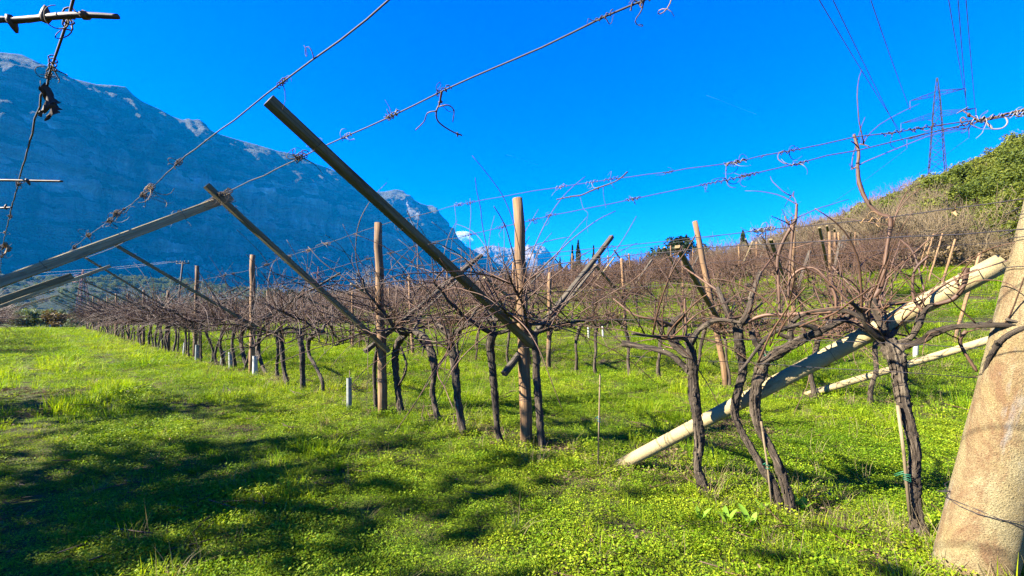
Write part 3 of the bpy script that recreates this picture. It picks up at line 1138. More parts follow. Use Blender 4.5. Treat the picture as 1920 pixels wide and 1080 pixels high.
# ------------------------------------------------------------------ canes and leaves caught on the wires
def caught_cane(label, pts, rad, knots, seed, mat='cane'):
    pts = np.asarray(pts, float)
    t = thing('vine_cane', pts[0], label, 'cane', 'cut canes caught on the wires')
    part('stem', MB().tube(pts, rad, 8, .10, seed, .02), mat, t)
    for i, u in enumerate(knots):
        P, _ = spline(pts, np.ones(len(pts)), .02)
        c = P[int(u * (len(P) - 1))]
        r = np.max(rad) * 1.5
        g = np.random.RandomState(seed + i)
        d = g.randn(3)
        d /= np.linalg.norm(d)
        part('bud', MB().tube([c - d * r * 1.0, c, c + d * r * 1.3, c + d * r * 2.2], [r * .5, r * .95, r * .6, r * .22], 7, .12, seed + i), mat, t)
    return t


z1 = 2.60
caught_cane('thick dark cane lying across the wire in the top left corner', [on_z(-500, 48, z1), on_z(-60, 40, z1), on_z(0, 37, z1), on_z(30, 38, z1), on_z(100, 31, z1), on_z(150, 28, z1), on_z(222, 31, z1)], [.0135, .0125, .0125, .013, .012, .011, .0095], (.6, .73, .82, .93), 3)
caught_cane('straight dark cane poking in from the left edge below the dried leaf', [on_z(-300, 336, z1), on_z(-40, 338, z1), on_z(0, 338, z1), on_z(60, 339, z1), on_z(117, 340, z1)], [.012, .011, .011, .010, .009], (.85,), 4)
caught_cane('short dark twig poking in from the left edge, lower than the straight cane', [on_z(-40, 391, z1), on_z(0, 390, z1), on_z(22, 389, z1)], [.012, .011, .008], (.8,), 5)
caught_cane('pale dried cane hung on the upper wire in the middle of the sky', [q(1044, 374), q(1075, 368), q(1090, 366), q(1115, 355), q(1150, 342), q(1165, 333), q(1177, 322)], [.006, .007, .007, .007, .006, .006, .007], (.2, .33, .6), 6, 'tendril')
caught_cane('brown curled cane hanging from the overhead wire right of the tall beam', [on_z(828, 172, 2.66), on_z(824, 195, 2.64), on_z(818, 210, 2.6), on_z(822, 228, 2.58), on_z(845, 245, 2.56), on_z(866, 254, 2.55)], [.006, .005, .0045, .0045, .004, .005], (.2, .95), 7)
caught_cane('thin side twig curling left from the hanging cane', [on_z(820, 208, 2.6), on_z(802, 212, 2.6), on_z(795, 228, 2.59), on_z(779, 244, 2.58)], [.004, .0035, .003, .003], (), 8)
caught_cane('thin side twig curling right from the hanging cane', [on_z(823, 200, 2.61), on_z(840, 197, 2.61), on_z(851, 207, 2.6), on_z(849, 228, 2.58)], [.004, .0035, .003, .003], (.5,), 9)
caught_cane('dark twisted cane bundled with the wires near the right edge', [q(1806, 208), q(1822, 218), q(1840, 226), q(1865, 220), q(1890, 213), q(1920, 205), q(1990, 190)], [.003, .004, .0045, .005, .005, .0055, .006], (.1, .3, .5, .7), 10)
caught_cane('thin thread-like twig hanging between the wires near the post tops', [q(852, 382), q(855, 420), q(848, 450), q(842, 500), q(835, 520)], [.003, .0025, .0025, .0025, .002], (.1,), 11)
caught_cane('thin dangling tendril below the pale dried cane', [q(1088, 370), q(1094, 391), q(1102, 400), q(1100, 420), q(1103, 437)], [.0025, .0018, .0018, .0016, .0014], (), 12)
caught_cane('short vertical tendril hanging from the middle of the pale dried cane', [q(1131, 350), q(1132, 370), q(1135, 382), q(1136, 391)], [.0028, .002, .002, .0016], (), 13, 'tendril')
caught_cane('curly twig linking the two parallel wires', [q(1363, 305), q(1361, 320), q(1362, 338), q(1368, 350), q(1380, 352)], [.0032, .003, .003, .0025, .002], (.3,), 14, 'tendril')
caught_cane('bent twig joining the two wires left of the tall curved cane', [q(1468, 283), q(1460, 288), q(1459, 298), q(1470, 306), q(1478, 308)], [.0035, .003, .003, .003, .003], (), 15)
# pale loops of tie near the right edge
t = thing('plastic_tie', q(1850, 235), 'pale plastic tie looped under the bundled wires near the right edge', 'tie')
part('loop', MB().tube([q(1848, 228), q(1858, 238), q(1862, 242), q(1880, 240), q(1889, 230), q(1884, 220), q(1870, 222)], [.006, .006, .004, .004, .004, .004, .003], 8, 0, 0, .01), 'tie_white', t)
part('loop', MB().tube([q(1812, 225), q(1806, 220), q(1801, 224), q(1804, 230), q(1811, 228)], .0035, 6, 0, 0, .006), 'cane', t)
t = thing('plastic_tie', q(1800, 208), 'white pointed tag at the left tip of the bundled wires', 'tie')
part('tag', MB().bar(q(1794, 213), q(1815, 201), .014, .003, (0, 0, 1), .001), 'tie_white', t)


def dried_leaf(label, c, size, mat, seed):
    """a folded, curled dead leaf"""
    g = np.random.RandomState(seed)
    t = thing('dried_leaf', c, label, 'leaf', 'dried leaves on the wires')
    V, F = [], []
    nu, nv = 9, 7
    for i in range(nu):
        u = i / (nu - 1)
        wdt = size * .42 * math.sin(math.pi * min(1, .1 + u * .88)) * (1 + .25 * math.sin(u * 17 + seed))
        for j in range(nv):
            a = (j / (nv - 1) - .5) * 2
            V.append(np.asarray(c) + np.array([a * wdt * .55 + size * .12 * math.sin(u * 3), abs(a) * wdt * .7 + .1 * size * math.sin(u * 5 + a * 2), -u * size + .12 * size * math.sin(a * 3 + u * 6)]) + g.randn(3) * size * .02)
    for i in range(nu - 1):
        for j in range(nv - 1):
            F.append((i * nv + j, i * nv + j + 1, (i + 1) * nv + j + 1, (i + 1) * nv + j))
    b = MB()
    b.add(V, F)
    part('blade', b, mat, t)
    part('stalk', MB().tube([np.asarray(c) + np.array([0, 0, .02]), np.asarray(c), np.asarray(c) + np.array([.005, .01, -size * .3])], .002, 5), 'cane', t)


dried_leaf('dark crumpled leaf hanging on the wire at the upper left', on_z(76, 158, 2.62), .16, 'dead_leaf', 1)
dried_leaf('narrow dark leaf strip hanging beside the crumpled leaf at the upper left', on_z(88, 180, 2.6), .13, 'dead_leaf', 2)
dried_leaf('pale tan dried leaf on the wire at the left edge', on_z(7, 455, 2.64), .22, 'pale_leaf', 3)
dried_leaf('small tan leaf snagged on the head-height wire at the right', q(1792, 388), .05, 'pale_leaf', 4)


# ================================================================== THE VINES
def vine_arm(g, start, dirn, length, r0, seed, detail):
    """a woody arm: wanders along dirn"""
    k = 7
    P = [np.asarray(start, float)]
    d = np.asarray(dirn, float) / np.linalg.norm(dirn)
    for i in range(k):
        d = d + g.randn(3) * .20
        d /= np.linalg.norm(d)
        P.append(P[-1] + d * length / k)
    return np.array(P), np.linspace(r0, r0 * .5, k + 1)


def vine_cane(g, start, dirn, length, r0, droop=.10):
    k = 7
    P = [np.asarray(start, float)]
    d = np.asarray(dirn, float) / np.linalg.norm(dirn)
    w = g.randn(3) * .12
    for i in range(k):
        d = d + w + g.randn(3) * .07 + np.array([0, 0, -droop * i / k])
        d /= np.linalg.norm(d)
        P.append(P[-1] + d * length / k)
    return np.array(P), np.linspace(r0, r0 * .45, k + 1)


def crown_of(g, head, rich=1.0, arms=None):
    """arms and canes above a vine head; local x runs across the row, y along it"""
    A, C = [], []
    if arms is None:
        arms = []
        for sx in (-1, 1):
            for q in range(1 if g.rand() < .6 else 2):
                arms.append((sx * g.uniform(.5, 1), g.uniform(-.8, .8), g.uniform(.05, .5)))
    for a in arms:
        P, r = vine_arm(g, head, a, g.uniform(.6, 1.3), g.uniform(.016, .026), 0, 1)
        A.append((P, r))
        nc = int(round(g.uniform(3.5, 6.5) * rich))
        for q in range(nc):
            st = P[g.randint(2, len(P))]
            sx = np.sign(a[0]) if g.rand() < .8 else -np.sign(a[0])
            d = (sx * g.uniform(.1, 1.0), g.uniform(-1.1, 1.1), g.uniform(-.15, .6) if g.rand() < .6 else g.uniform(.8, 2.0))
            C.append((st,) + vine_cane(g, st, d, g.uniform(.5, 1.55), g.uniform(.0048, .0078)))
        for q in range(int(3 * rich)):                       # short spurs and twigs
            st = P[g.randint(1, len(P))]
            C.append((st,) + vine_cane(g, st, (g.randn() * .7, g.randn() * .7, g.uniform(.2, 1.3)), g.uniform(.12, .6), .0045, .0))
    return A, C


def vine_parts(seed, sides_t=8, res=.06, height=1.16, rich=1.0, thick=1.0):
    """three meshes: trunk, arms, canes; foot at the origin"""
    g = np.random.RandomState(seed)
    h = height * g.uniform(.9, 1.06)
    lx, ly = g.randn() * .05, g.randn() * .13
    k = 7
    pts = []
    b1, b2 = g.randn() * .07, g.randn() * .05
    for i in range(k):
        u = i / (k - 1)
        pts.append((lx * u + b2 * math.sin(u * 4.5 + seed), ly * u + b1 * math.sin(u * math.pi) + .02 * math.sin(u * 9 + seed), h * u))
    pts = np.array(pts)
    pts -= pts[0] * [1, 1, 0]
    pts[0][2] = -.05
    r = np.array([1.35, 1.0, .92, .9, .95, 1.05, 1.2]) * g.uniform(.026, .040)
    T = MB().tube(pts, r, sides_t, .16, seed, res)
    A, C = crown_of(g, pts[-1], rich)
    a = MB()
    for i, (P, q) in enumerate(A):
        a.tube(P, q, max(5, sides_t - 2), .16, seed + i + 3, res)
    c = MB()
    for i, (st, P, q) in enumerate(C):
        c.tube(P, q * thick, 4 if sides_t > 6 else 3, 0, seed + i, None, 0, False)
    return T, a, c


# --- the nearest vines of the first row, traced
def traced(n_, poly):
    P = np.array([on_n(x, y, n_ + (dn[0] if dn else 0)) for (x, y, w, *dn) in poly])
    r = np.array([w / 2 * p[1] / FPX * .80 for (x, y, w, *dn), p in zip(poly, P)])
    return P, r


def strips(mb_pts, rad, g, count):
    """loose strips of bark along a trunk"""
    b = MB()
    P, rr_ = spline(mb_pts, rad, .03)
    for q in range(count):
        i = g.randint(0, max(1, len(P) - 8))
        ln = g.randint(4, 8)
        a = g.uniform(0, 6.28)
        w = g.uniform(.004, .011)
        V, F = [], []
        for j in range(ln):
            p = P[min(i + j, len(P) - 1)]
            r_ = rr_[min(i + j, len(P) - 1)] * (1.02 + (.35 * g.rand() if j in (0, ln - 1) else .05))
            da = w / max(r_, .01)
            for s_ in (-1, 1):
                V.append(p + np.array([math.cos(a + s_ * da) * r_, math.sin(a + s_ * da) * r_, 0]))
            if j:
                F.append((2 * j - 2, 2 * j - 1, 2 * j + 1, 2 * j))
        b.add(V, F)
    return b


def knobs(k, seed):
    return 1 + .12 * np.random.RandomState(seed + 70).randn(k).clip(-1.2, 1.6)


def spurs(t, P, r, g):
    """pruned stubs and thin shoots along an arm"""
    for q in range(4):
        i = g.randint(0, len(P) - 1)
        c = P[i] + (P[i + 1] - P[i]) * g.rand()
        d = np.array([g.randn() * .6, g.randn() * .6, g.uniform(.2, 1)])
        d /= np.linalg.norm(d)
        if q < 2:
            L = g.uniform(.03, .08)
            part('spur', MB().tube([c, c + d * L * .5, c + d * L], [r[i] * .6, r[i] * .5, r[i] * .45], 8, .2, g.randint(99), .015), 'bark', t)
        else:
            Q, rr2 = vine_cane(g, c, d, g.uniform(.2, .6), .004)
            part('cane', MB().tube(Q, rr2, 5), 'cane', t)


NEAR = [
    # label, base pixel, trunk polylines, arms, canes
    ('gnarled vine with shaggy peeling bark in front of the long pale strut', (1322, 932), [[(1322, 936, 34), (1316, 905, 27), (1308, 872, 23), (1311, 830, 23), (1307, 780, 24), (1302, 740, 26), (1299, 705, 24), (1297, 670, 27), (1292, 640, 24)]],
     [[(1298, 700, 22), (1278, 682, 16), (1255, 664, 15), (1215, 652, 15), (1185, 647, 17), (1168, 644, 20)],
      [(1294, 668, 26), (1275, 655, 24), (1260, 635, 24), (1260, 612, 20), (1272, 598, 18), (1285, 590, 12)],
      [(1293, 645, 22), (1308, 622, 16), (1328, 606, 14), (1352, 600, 11), (1390, 605, 8)]],
     [[(1287, 640, 7), (1286, 600, 6), (1284, 560, 5)], [(1262, 612, 10, -.1), (1235, 600, 8, -.2), (1190, 590, 6, -.3), (1150, 560, 5, -.3)], [(1268, 655, 6), (1245, 648, 4), (1238, 640, 3)], [(1352, 600, 6), (1400, 590, 5, .2), (1440, 560, 4, .4)]]),
    ('pair of twisted vine trunks crossing in front of the long pale strut', (1480, 936), [
        [(1466, 935, 25), (1450, 908, 21), (1435, 884, 20), (1405, 835, 18), (1383, 793, 17), (1378, 762, 17), (1385, 727, 18), (1393, 690, 20), (1387, 650, 24), (1384, 612, 26)],
        [(1488, 938, 30), (1470, 900, 24), (1446, 842, 22), (1425, 805, 22), (1416, 765, 23), (1417, 730, 23), (1425, 696, 26), (1437, 676, 27), (1462, 660, 28), (1487, 646, 26), (1515, 631, 24), (1538, 621, 18)]],
     [[(1432, 676, 18), (1423, 655, 13), (1412, 632, 14), (1410, 620, 17)], [(1483, 648, 18), (1482, 620, 15), (1492, 598, 14), (1520, 585, 13), (1566, 582, 13), (1600, 588, 12), (1640, 618, 10)],
      [(1384, 614, 22), (1370, 596, 16), (1358, 570, 13), (1345, 540, 10, .2)], [(1386, 612, 22), (1402, 585, 16), (1412, 548, 14, .2), (1425, 510, 10, .4)]],
     [[(1462, 590, 9), (1460, 530, 9), (1458, 485, 9), (1470, 450, 9), (1485, 424, 12), (1492, 412, 9), (1494, 382, 7)], [(1478, 560, 7), (1480, 515, 7), (1484, 460, 7), (1487, 424, 9)],
      [(1479, 525, 7), (1498, 507, 8), (1526, 503, 8), (1549, 524, 9), (1565, 552, 9), (1568, 580, 9)], [(1384, 612, 11), (1430, 592, 12), (1480, 590, 12), (1560, 584, 9)], [(1494, 384, 3), (1490, 372, 2), (1484, 366, 2), (1482, 372, 2)], [(1480, 422, 7), (1474, 412, 6), (1472, 405, 5)],
      [(1345, 545, 7, .2), (1310, 520, 6, .3), (1280, 500, 5, .5)], [(1420, 520, 6, .4), (1450, 480, 5, .6)]]),
    ('thick vine stump with a green tie, close beside the leaning concrete post', (1727, 1015), [[(1729, 1020, 46), (1724, 1000, 40), (1719, 975, 28), (1714, 930, 26), (1711, 893, 27), (1717, 852, 26), (1706, 806, 27), (1697, 770, 27), (1690, 735, 30), (1684, 692, 34), (1675, 658, 40), (1664, 636, 34)]],
     [[(1664, 640, 22), (1652, 606, 22), (1640, 575, 20), (1632, 562, 24)], [(1676, 650, 26), (1706, 634, 18), (1724, 610, 15), (1735, 580, 13), (1750, 570, 12)],
      [(1662, 645, 20), (1640, 628, 14), (1612, 612, 11), (1585, 602, 10), (1560, 600, 9)], [(1690, 652, 18), (1725, 640, 17, -.05), (1752, 624, 22, -.12), (1790, 613, 15, -.2), (1840, 610, 15, -.34), (1920, 609, 14, -.36), (1990, 606, 13, -.36)], [(1846, 700, 8, -.3), (1856, 668, 11, -.34), (1880, 636, 13, -.36), (1920, 614, 14, -.38), (1990, 590, 14, -.38)],
      [(1668, 645, 20), (1650, 612, 20, .2), (1625, 590, 18, .3), (1600, 575, 12, .4)]],
     [[(1634, 562, 14), (1650, 540, 13), (1658, 505, 12), (1664, 460, 12), (1670, 425, 12), (1667, 408, 15), (1655, 404, 13), (1640, 395, 12), (1624, 375, 11), (1612, 345, 11), (1608, 312, 10), (1610, 285, 9), (1601, 252, 9)],
      [(1735, 590, 8), (1714, 560, 8), (1712, 520, 8), (1720, 500, 8), (1741, 480, 7)], [(1752, 572, 12), (1785, 562, 13), (1804, 542, 13), (1810, 520, 13), (1812, 502, 18)], [(1812, 620, 11), (1800, 636, 11), (1806, 656, 11), (1832, 697, 8)],
      [(1804, 545, 9), (1795, 530, 6), (1788, 518, 5)], [(1640, 618, 7), (1700, 630, 6, .1), (1740, 640, 6, .1)], [(1608, 312, 6), (1600, 316, 4), (1595, 318, 3)], [(1612, 270, 5), (1622, 272, 4), (1630, 275, 3)], [(1655, 404, 5), (1668, 415, 4), (1676, 425, 3)],
      [(1740, 575, 6, .2), (1715, 480, 5, .3), (1690, 450, 4, .4)], [(1635, 570, 8), (1600, 540, 6, .2), (1560, 500, 5, .3)]]),
    ('vine leaning against the nearest wooden post beside a straight cane stake', (1015, 842), [[(1017, 845, 20), (1013, 800, 17), (1009, 745, 17), (1006, 700, 17), (1003, 655, 20), (1000, 625, 22)]], [], []),
    ('dark vine trunk just left of the nearest wooden post', (940, 836), [[(942, 838, 22), (934, 812, 16), (930, 770, 16), (927, 730, 17), (924, 690, 18), (919, 655, 22), (924, 625, 24)]], [], []),
    ('dark vine with a thick hooked head, second trunk left of the nearest post', (868, 815), [[(871, 818, 22), (864, 785, 19), (858, 745, 18), (854, 700, 19), (848, 655, 21), (843, 630, 25)]],
     [[(845, 632, 18), (832, 618, 14), (818, 607, 12)], [(846, 630, 18), (872, 612, 12), (900, 602, 10), (935, 600, 8)]], []),
    ('sinuous dark vine, third trunk left of the nearest post', (822, 790), [[(823, 793, 17), (815, 760, 15), (811, 735, 14), (814, 700, 17), (813, 670, 18), (802, 642, 18), (790, 628, 18), (775, 622, 14)]], [[(812, 690, 9), (800, 655, 8), (780, 632, 8)]], []),
    ('forked dark vine just right of the second wooden post', (752, 778), [[(753, 780, 17), (748, 745, 15), (743, 705, 17), (741, 668, 17), (748, 640, 18), (762, 627, 16)]], [[(744, 730, 7), (762, 690, 6), (752, 650, 6)]], []),
    ('thin dark vine hugging the second wooden post', (704, 772), [[(706, 774, 11), (703, 730, 10), (702, 690, 10), (708, 655, 11), (713, 630, 12)]], [], []),
    ('strongly bowed thin vine, first trunk left of the grey tube', (605, 741), [[(605, 743, 9), (604, 715, 9), (592, 688, 9), (579, 662, 9), (580, 637, 12), (594, 624, 14), (606, 622, 12)]], [], []),
    ('straight dark vine, second trunk left of the grey tube', (568, 731), [[(569, 734, 14), (567, 700, 12), (567, 668, 13), (564, 640, 15), (560, 618, 15)]], [], []),
    ('dark vine flared at its foot, third trunk left of the grey tube', (536, 722), [[(540, 724, 15), (533, 695, 11), (529, 660, 12), (526, 625, 13)]], [], []),
    ('slim dark vine standing close behind the flared one', (521, 712), [[(521, 714, 9), (519, 685, 8), (522, 655, 8), (519, 622, 9)]], [], []),
    ('crooked dark vine just right of the third wooden post', (499, 703), [[(501, 706, 9), (491, 683, 9), (484, 655, 9), (487, 622, 10)]], [], []),
    ('dark vine leaning left of the third wooden post', (462, 694), [[(464, 697, 9), (457, 668, 9), (452, 640, 9), (455, 615, 10)]], [], []),
]
for vi, (lab, bpx, trunks, arms, canes) in enumerate(NEAR):
    base = on_ground(*bpx)
    n_ = min(sn_of(base)[1], (3.38, 3.50, 3.60)[vi]) if vi < 3 else sn_of(base)[1]
    g = np.random.RandomState(500 + vi)
    t = thing('grape_vine', base, lab, 'vine', 'vines of the nearest row')
    heads = []
    big = vi < 3
    for poly in trunks:
        P, r = traced(n_, poly)
        P[0][2] = min(P[0][2], zg(P[0][0], P[0][1]) - .03)
        tr = part('trunk', MB().tube(P, r * (.86 if big else .9) * knobs(len(r), vi), 20 if big else 12, .27 if big else .2, vi + 7, .012 if big else .03, 0, True, 14), 'bark', t)
        tag(subpart('loose_bark', strips(P, r * .9, g, 60 if big else 14), 'bark', tr, t), kind='stuff')
        heads.append(P[-1])
    for poly in arms:
        P, r = traced(n_, poly)
        part('arm', MB().tube(P, r * .8, 14, .26, vi * 3 + len(poly), .014, 0, True, 14), 'bark', t)
        spurs(t, P, r, g)
    for poly in canes:
        P, r = traced(n_, poly)
        part('cane', MB().tube(P, r * .74 * knobs(len(r), vi + len(poly)), 9, .16, vi * 5 + len(poly), .015), 'cane', t)
        if big:
            spurs(t, P, r * .5, g)
    # further arms and canes reach over the pergola
    M = np.array([[NX, UX, 0], [NY, UY, 0], [0, 0, 1]])
    for hd in (heads[-1:] if vi else heads):
        A, C = crown_of(g, np.zeros(3), 2.8 if not big else 1.2)
        if big:
            A, C = [(P * .7, r) for P, r in A], [(st_, P * .55, r) for st_, P, r in C]
        for P, r in A:
            part('arm', MB().tube(P @ M.T + hd, r, 8, .15, g.randint(999), .04), 'bark', t)
        for st_, P, r in C:
            part('cane', MB().tube(P @ M.T + hd, r, 5, 0, 0, .08), 'cane', t)

# --- all other vines: variants shared by many individuals
NV = 12
VAR = []
for i in range(NV):
    T, a, c = vine_parts(900 + i, 8, .07, 1.16, 4.2, 1.1)
    VAR.append((T.mesh('trunk', 'bark'), a.mesh('arm', 'bark'), c.mesh('cane', 'cane')))
LOW = []
for i in range(NV):
    T, a, c = vine_parts(950 + i, 6, .16, 1.16, 5.6, 1.35)
    j = MB()
    for q, mi in ((T, 0), (a, 0), (c, 1)):
        o = j.n
        j.v += q.v
        j.tc += q.tc
        j.f += [tuple(x + o for x in f) for f in q.f]
        j.mi += [mi] * len(q.f)
        j.n += q.n
    LOW.append(j.mesh('grape_vine', ['bark', 'cane']))


def put_vine(s, n, lab, grp, detail, g):
    p = SN(s, n)
    p[2] = zg(p[0], p[1])
    rz = ROW_ANG + (math.pi if g.rand() < .5 else 0) + g.randn() * .12
    sc = g.uniform(.93, 1.08)
    i = g.randint(NV)
    if detail:
        t = thing('grape_vine', p, lab, 'vine', grp, rz)
        for nm, me in zip(('trunk', 'arm', 'cane'), VAR[i]):
            q_ = link(nm, me, t)
            if nm != 'trunk':
                q_['kind'] = 'stuff'
    else:
        t = link('grape_vine', LOW[i])
        t.location = tuple(p)
        t.rotation_euler = (0, 0, rz)
        tag(t, lab, 'vine', grp)
    t.scale = (sc, sc, sc * g.uniform(.96, 1.05))


g = np.random.RandomState(77)
s = 11.9
cnt = 0
while s < 58:
    cnt += 1
    near = s < 26
    put_vine(s, ROWS[0] + g.randn() * .05, ('%s dark bare vine past the third post of the nearest row' if near else 'small dark bare vine, %s past the third post of the nearest row') % ordinal(cnt),
             'vines of the nearest row, middle' if near else 'vines of the nearest row, far end', near, g)
    s += g.uniform(.5, .85) if near else g.uniform(.65, .95)
for k, (lab, s1, det) in enumerate([('%s bare brown vine from the strut end of the second row', 55, 17), ('%s bare brown vine from the hill end of the third row', 50, 6), ('%s bare brown vine from the hill end of the fourth row', 40, 0)]):
    s = .3
    cnt = 0
    while s < s1:
        cnt += 1
        put_vine(s, ROWS[k + 1] + g.randn() * .06, lab % ordinal(cnt), 'vines of the %s row' % ROW_WORD[k + 1], s < det, g)
        s += g.uniform(.52, .85)
s = 24.0
cnt = 0
while s < 56:
    cnt += 1
    put_vine(s, -2.05 + g.randn() * .06, 'small dark vine, %s visible in the row at the left edge' % ordinal(cnt), 'vines of the row at the left edge', False, g)
    s += g.uniform(.8, 1.1)

# the vines beyond, farther up the slope: past counting
pts, rot, scl, idx = [], [], [], []
for k, (n_, s0_, s1_) in enumerate([(ROWS[4], 0, 62), (ROWS[5], 0, 62), (ROWS[6], 0, 62), (ROWS[3], 40, 62), (ROWS[2], 50, 62), (ROWS[6] + 5.4, 8, 62), (ROWS[6] + 10.8, 20, 62)]):
    s = s0_
    while s < s1_:
        p = SN(s, n_ + g.randn() * .07)
        p[2] = zg(p[0], p[1])
        pts.append(p)
        rot.append((0, 0, ROW_ANG + (math.pi if g.rand() < .5 else 0) + g.randn() * .15))
        q_ = g.uniform(.95, 1.12)
        scl.append((q_, q_, q_))
        idx.append(g.randint(NV))
        s += g.uniform(.6, .95)
o = scatter('vineyard', LOW, pts, rot, scl, idx)
tag(o, 'bare brown vines covering the upper slope below the trees', 'vines', None, 'stuff')


# ================================================================== GROUND COVER
def herb_clump(seed, n, rad, hgt, size):
    g = np.random.RandomState(seed)
    b = MB()
    V, F = [], []
    for i in range(n):
        a, r = g.uniform(0, 6.28), rad * math.sqrt(g.rand())
        c = np.array([r * math.cos(a), r * math.sin(a), hgt * (.15 + .85 * g.rand() ** .8) * (1 - .45 * (r / rad) ** 2)])
        d = np.array([math.cos(a + g.randn() * .9), math.sin(a + g.randn() * .9), g.uniform(-.25, .75)])
        d /= np.linalg.norm(d)
        w = np.cross(d, [g.randn() * .35, g.randn() * .35, 1])
        w /= np.linalg.norm(w)
        up = np.cross(w, d)
        L = size * g.uniform(.6, 1.4)
        W = L * .36
        o = len(V)
        V += [c, c + d * L * .5 + w * W + up * L * .12, c + d * L, c + d * L * .5 - w * W + up * L * .12, c + d * L * .5]
        F += [(o, o + 4, o + 2, o + 1), (o, o + 3, o + 2, o + 4)]
    b.add(V, F)
    return b.mesh('herb_clump', 'herb')


def blade_tuft(seed, n, rad, hgt, width, mat='grass_blade', lean=.5):
    g = np.random.RandomState(seed)
    b = MB()
    V, F = [], []
    for i in range(n):
        a, r = g.uniform(0, 6.28), rad * g.rand()
        p = np.array([r * math.cos(a), r * math.sin(a), -.01])
        h = hgt * g.uniform(.45, 1.15)
        a2 = a + g.randn() * .8
        out = np.array([math.cos(a2), math.sin(a2), 0])
        sd = np.array([-out[1], out[0], 0])
        l = lean * g.uniform(.2, 1.4)
        o = len(V)
        for k in range(4):
            u = k / 3
            q = p + np.array([0, 0, h * u * (1 - .25 * l * u)]) + out * h * l * u * u
            w = width * (1 - .9 * u ** 1.5) * .5
            V += [q - sd * w, q + sd * w]
        for k in range(3):
            F.append((o + 2 * k, o + 2 * k + 1, o + 2 * k + 3, o + 2 * k + 2))
    b.add(V, F)
    return b.mesh('blade_tuft', mat)


def litter_clump(seed):
    g = np.random.RandomState(seed)
    b = MB()
    quads(b, np.stack([g.randn(16) * .06, g.randn(16) * .06, g.rand(16) * .012 + .004], 1), .014, g, .8, 1.1)
    for i in range(5):
        a = g.uniform(0, 6.28)
        c = np.array([g.randn() * .06, g.randn() * .06, .012])
        d = np.array([math.cos(a), math.sin(a), g.randn() * .1]) * g.uniform(.04, .1)
        b.tube([c - d, c, c + d], .0016, 3)
    return b.mesh('litter_clump', 'litter')


def prunings(seed):
    g = np.random.RandomState(seed)
    b = MB()
    for i in range(3):
        a = g.uniform(0, 6.28)
        c = np.array([g.randn() * .08, g.randn() * .08, .03])
        d = np.array([math.cos(a), math.sin(a), g.randn() * .15]) * g.uniform(.06, .16)
        k = np.cross(d, [0, 0, 1]) * g.randn() * .2
        b.tube([c - d, c + k, c + d], [.004, .0035, .003], 4)
    return b.mesh('prunings', 'cane')


PROTO = [herb_clump(1, 84, .085, .05, .0105), herb_clump(2, 96, .10, .068, .0115), herb_clump(3, 70, .08, .035, .009), herb_clump(4, 100, .12, .06, .013),
         blade_tuft(5, 16, .05, .075, .0038), blade_tuft(6, 22, .07, .10, .0042), blade_tuft(7, 12, .04, .055, .0035),
         blade_tuft(8, 14, .05, .20, .0030, 'straw', .9), litter_clump(9), litter_clump(10), blade_tuft(11, 24, .07, .16, .0048), prunings(12), prunings(13)]
g = np.random.RandomState(5)


def vnoise(x, y, sc, seed):
    return np.array([mnoise.noise(Vector((a * sc, b * sc, seed))) for a, b in zip(x, y)])


pts, rot, scl, idx = [], [], [], []
for (r0, r1, dens, sc, aw) in [(1.1, 4.2, 430, 1.0, 1.12), (4.2, 8, 260, 1.05, 1.12), (8, 15, 110, 1.45, 1.1), (15, 28, 40, 2.1, 1.08), (28, 66, 11, 3.4, 1.06)]:
    area = aw * (r1 * r1 - r0 * r0)
    k = int(area * dens)
    r = np.sqrt(g.uniform(r0 * r0, r1 * r1, k))
    a = g.uniform(-aw, aw, k)
    x, y = r * np.sin(a), r * np.cos(a)
    s_ = x * UX + y * UY
    n_ = x * NX + y * NY
    keep = (n_ < 44) & (s_ < 66) & (s_ > -6 - .25 * np.abs(n_))
    x, y, s_, n_, r = x[keep], y[keep], s_[keep], n_[keep], r[keep]
    soil = vnoise(x, y, .55, 3.1) + .5 * vnoise(x, y, 1.7, 9.2)
    mix = vnoise(x, y, .38, 17.0) + .6 * vnoise(x, y, 1.3, 5.5)
    tall = vnoise(x, y, .8, 31.0)
    rowd = np.min([np.abs(n_ - q_) for q_ in ROWS + [-2.05]], axis=0)
    under = np.exp(-(rowd / .38) ** 2)
    track = np.exp(-((n_ - 1.55) / .22) ** 2) + np.exp(-((n_ + .05) / .22) ** 2)
    u = g.rand(len(x))
    bare = soil * 1.0 - .25 + .30 * under + .16 * track
    ok = u > np.clip(bare * 2.2, 0, .82)
    z = zt(x, y)
    for i in range(len(x)):
        if not ok[i]:
            if g.rand() < .35:
                ty = 8 + g.randint(2)
            else:
                continue
        else:
            v_ = g.rand()
            pg = .14 + .6 * mix[i] + (.30 if r[i] > 8 else 0) - (.08 if r[i] < 4.5 else 0)
            if v_ < .012 + .10 * under[i]:
                ty = 7
            elif v_ < .03 + .10 * under[i]:
                ty = 8 + g.randint(2)
            elif v_ < .036 + .12 * under[i]:
                ty = 11 + g.randint(2)
            elif g.rand() < pg:
                ty = (4, 5, 6, 4)[g.randint(4)] if tall[i] < .30 else (5, 10)[g.randint(2)]
            else:
                ty = g.randint(4)
        q_ = sc * g.uniform(.55, 1.35) * (1 + .4 * tall[i]) * (1 - .35 * track[i])
        if ty >= 11 or ty in (8, 9):
            q_ = min(q_, 1.6)
        pts.append((x[i], y[i], z[i]))
        rot.append((g.randn() * .12, g.randn() * .12, g.uniform(0, 6.28)))
        scl.append((q_ * (1.15 if sc > 2 else 1), q_ * (1.15 if sc > 2 else 1), q_ * (.62 if sc > 3 else .75 if sc > 2 else .9 if sc > 1.5 else 1)))
        idx.append(ty)
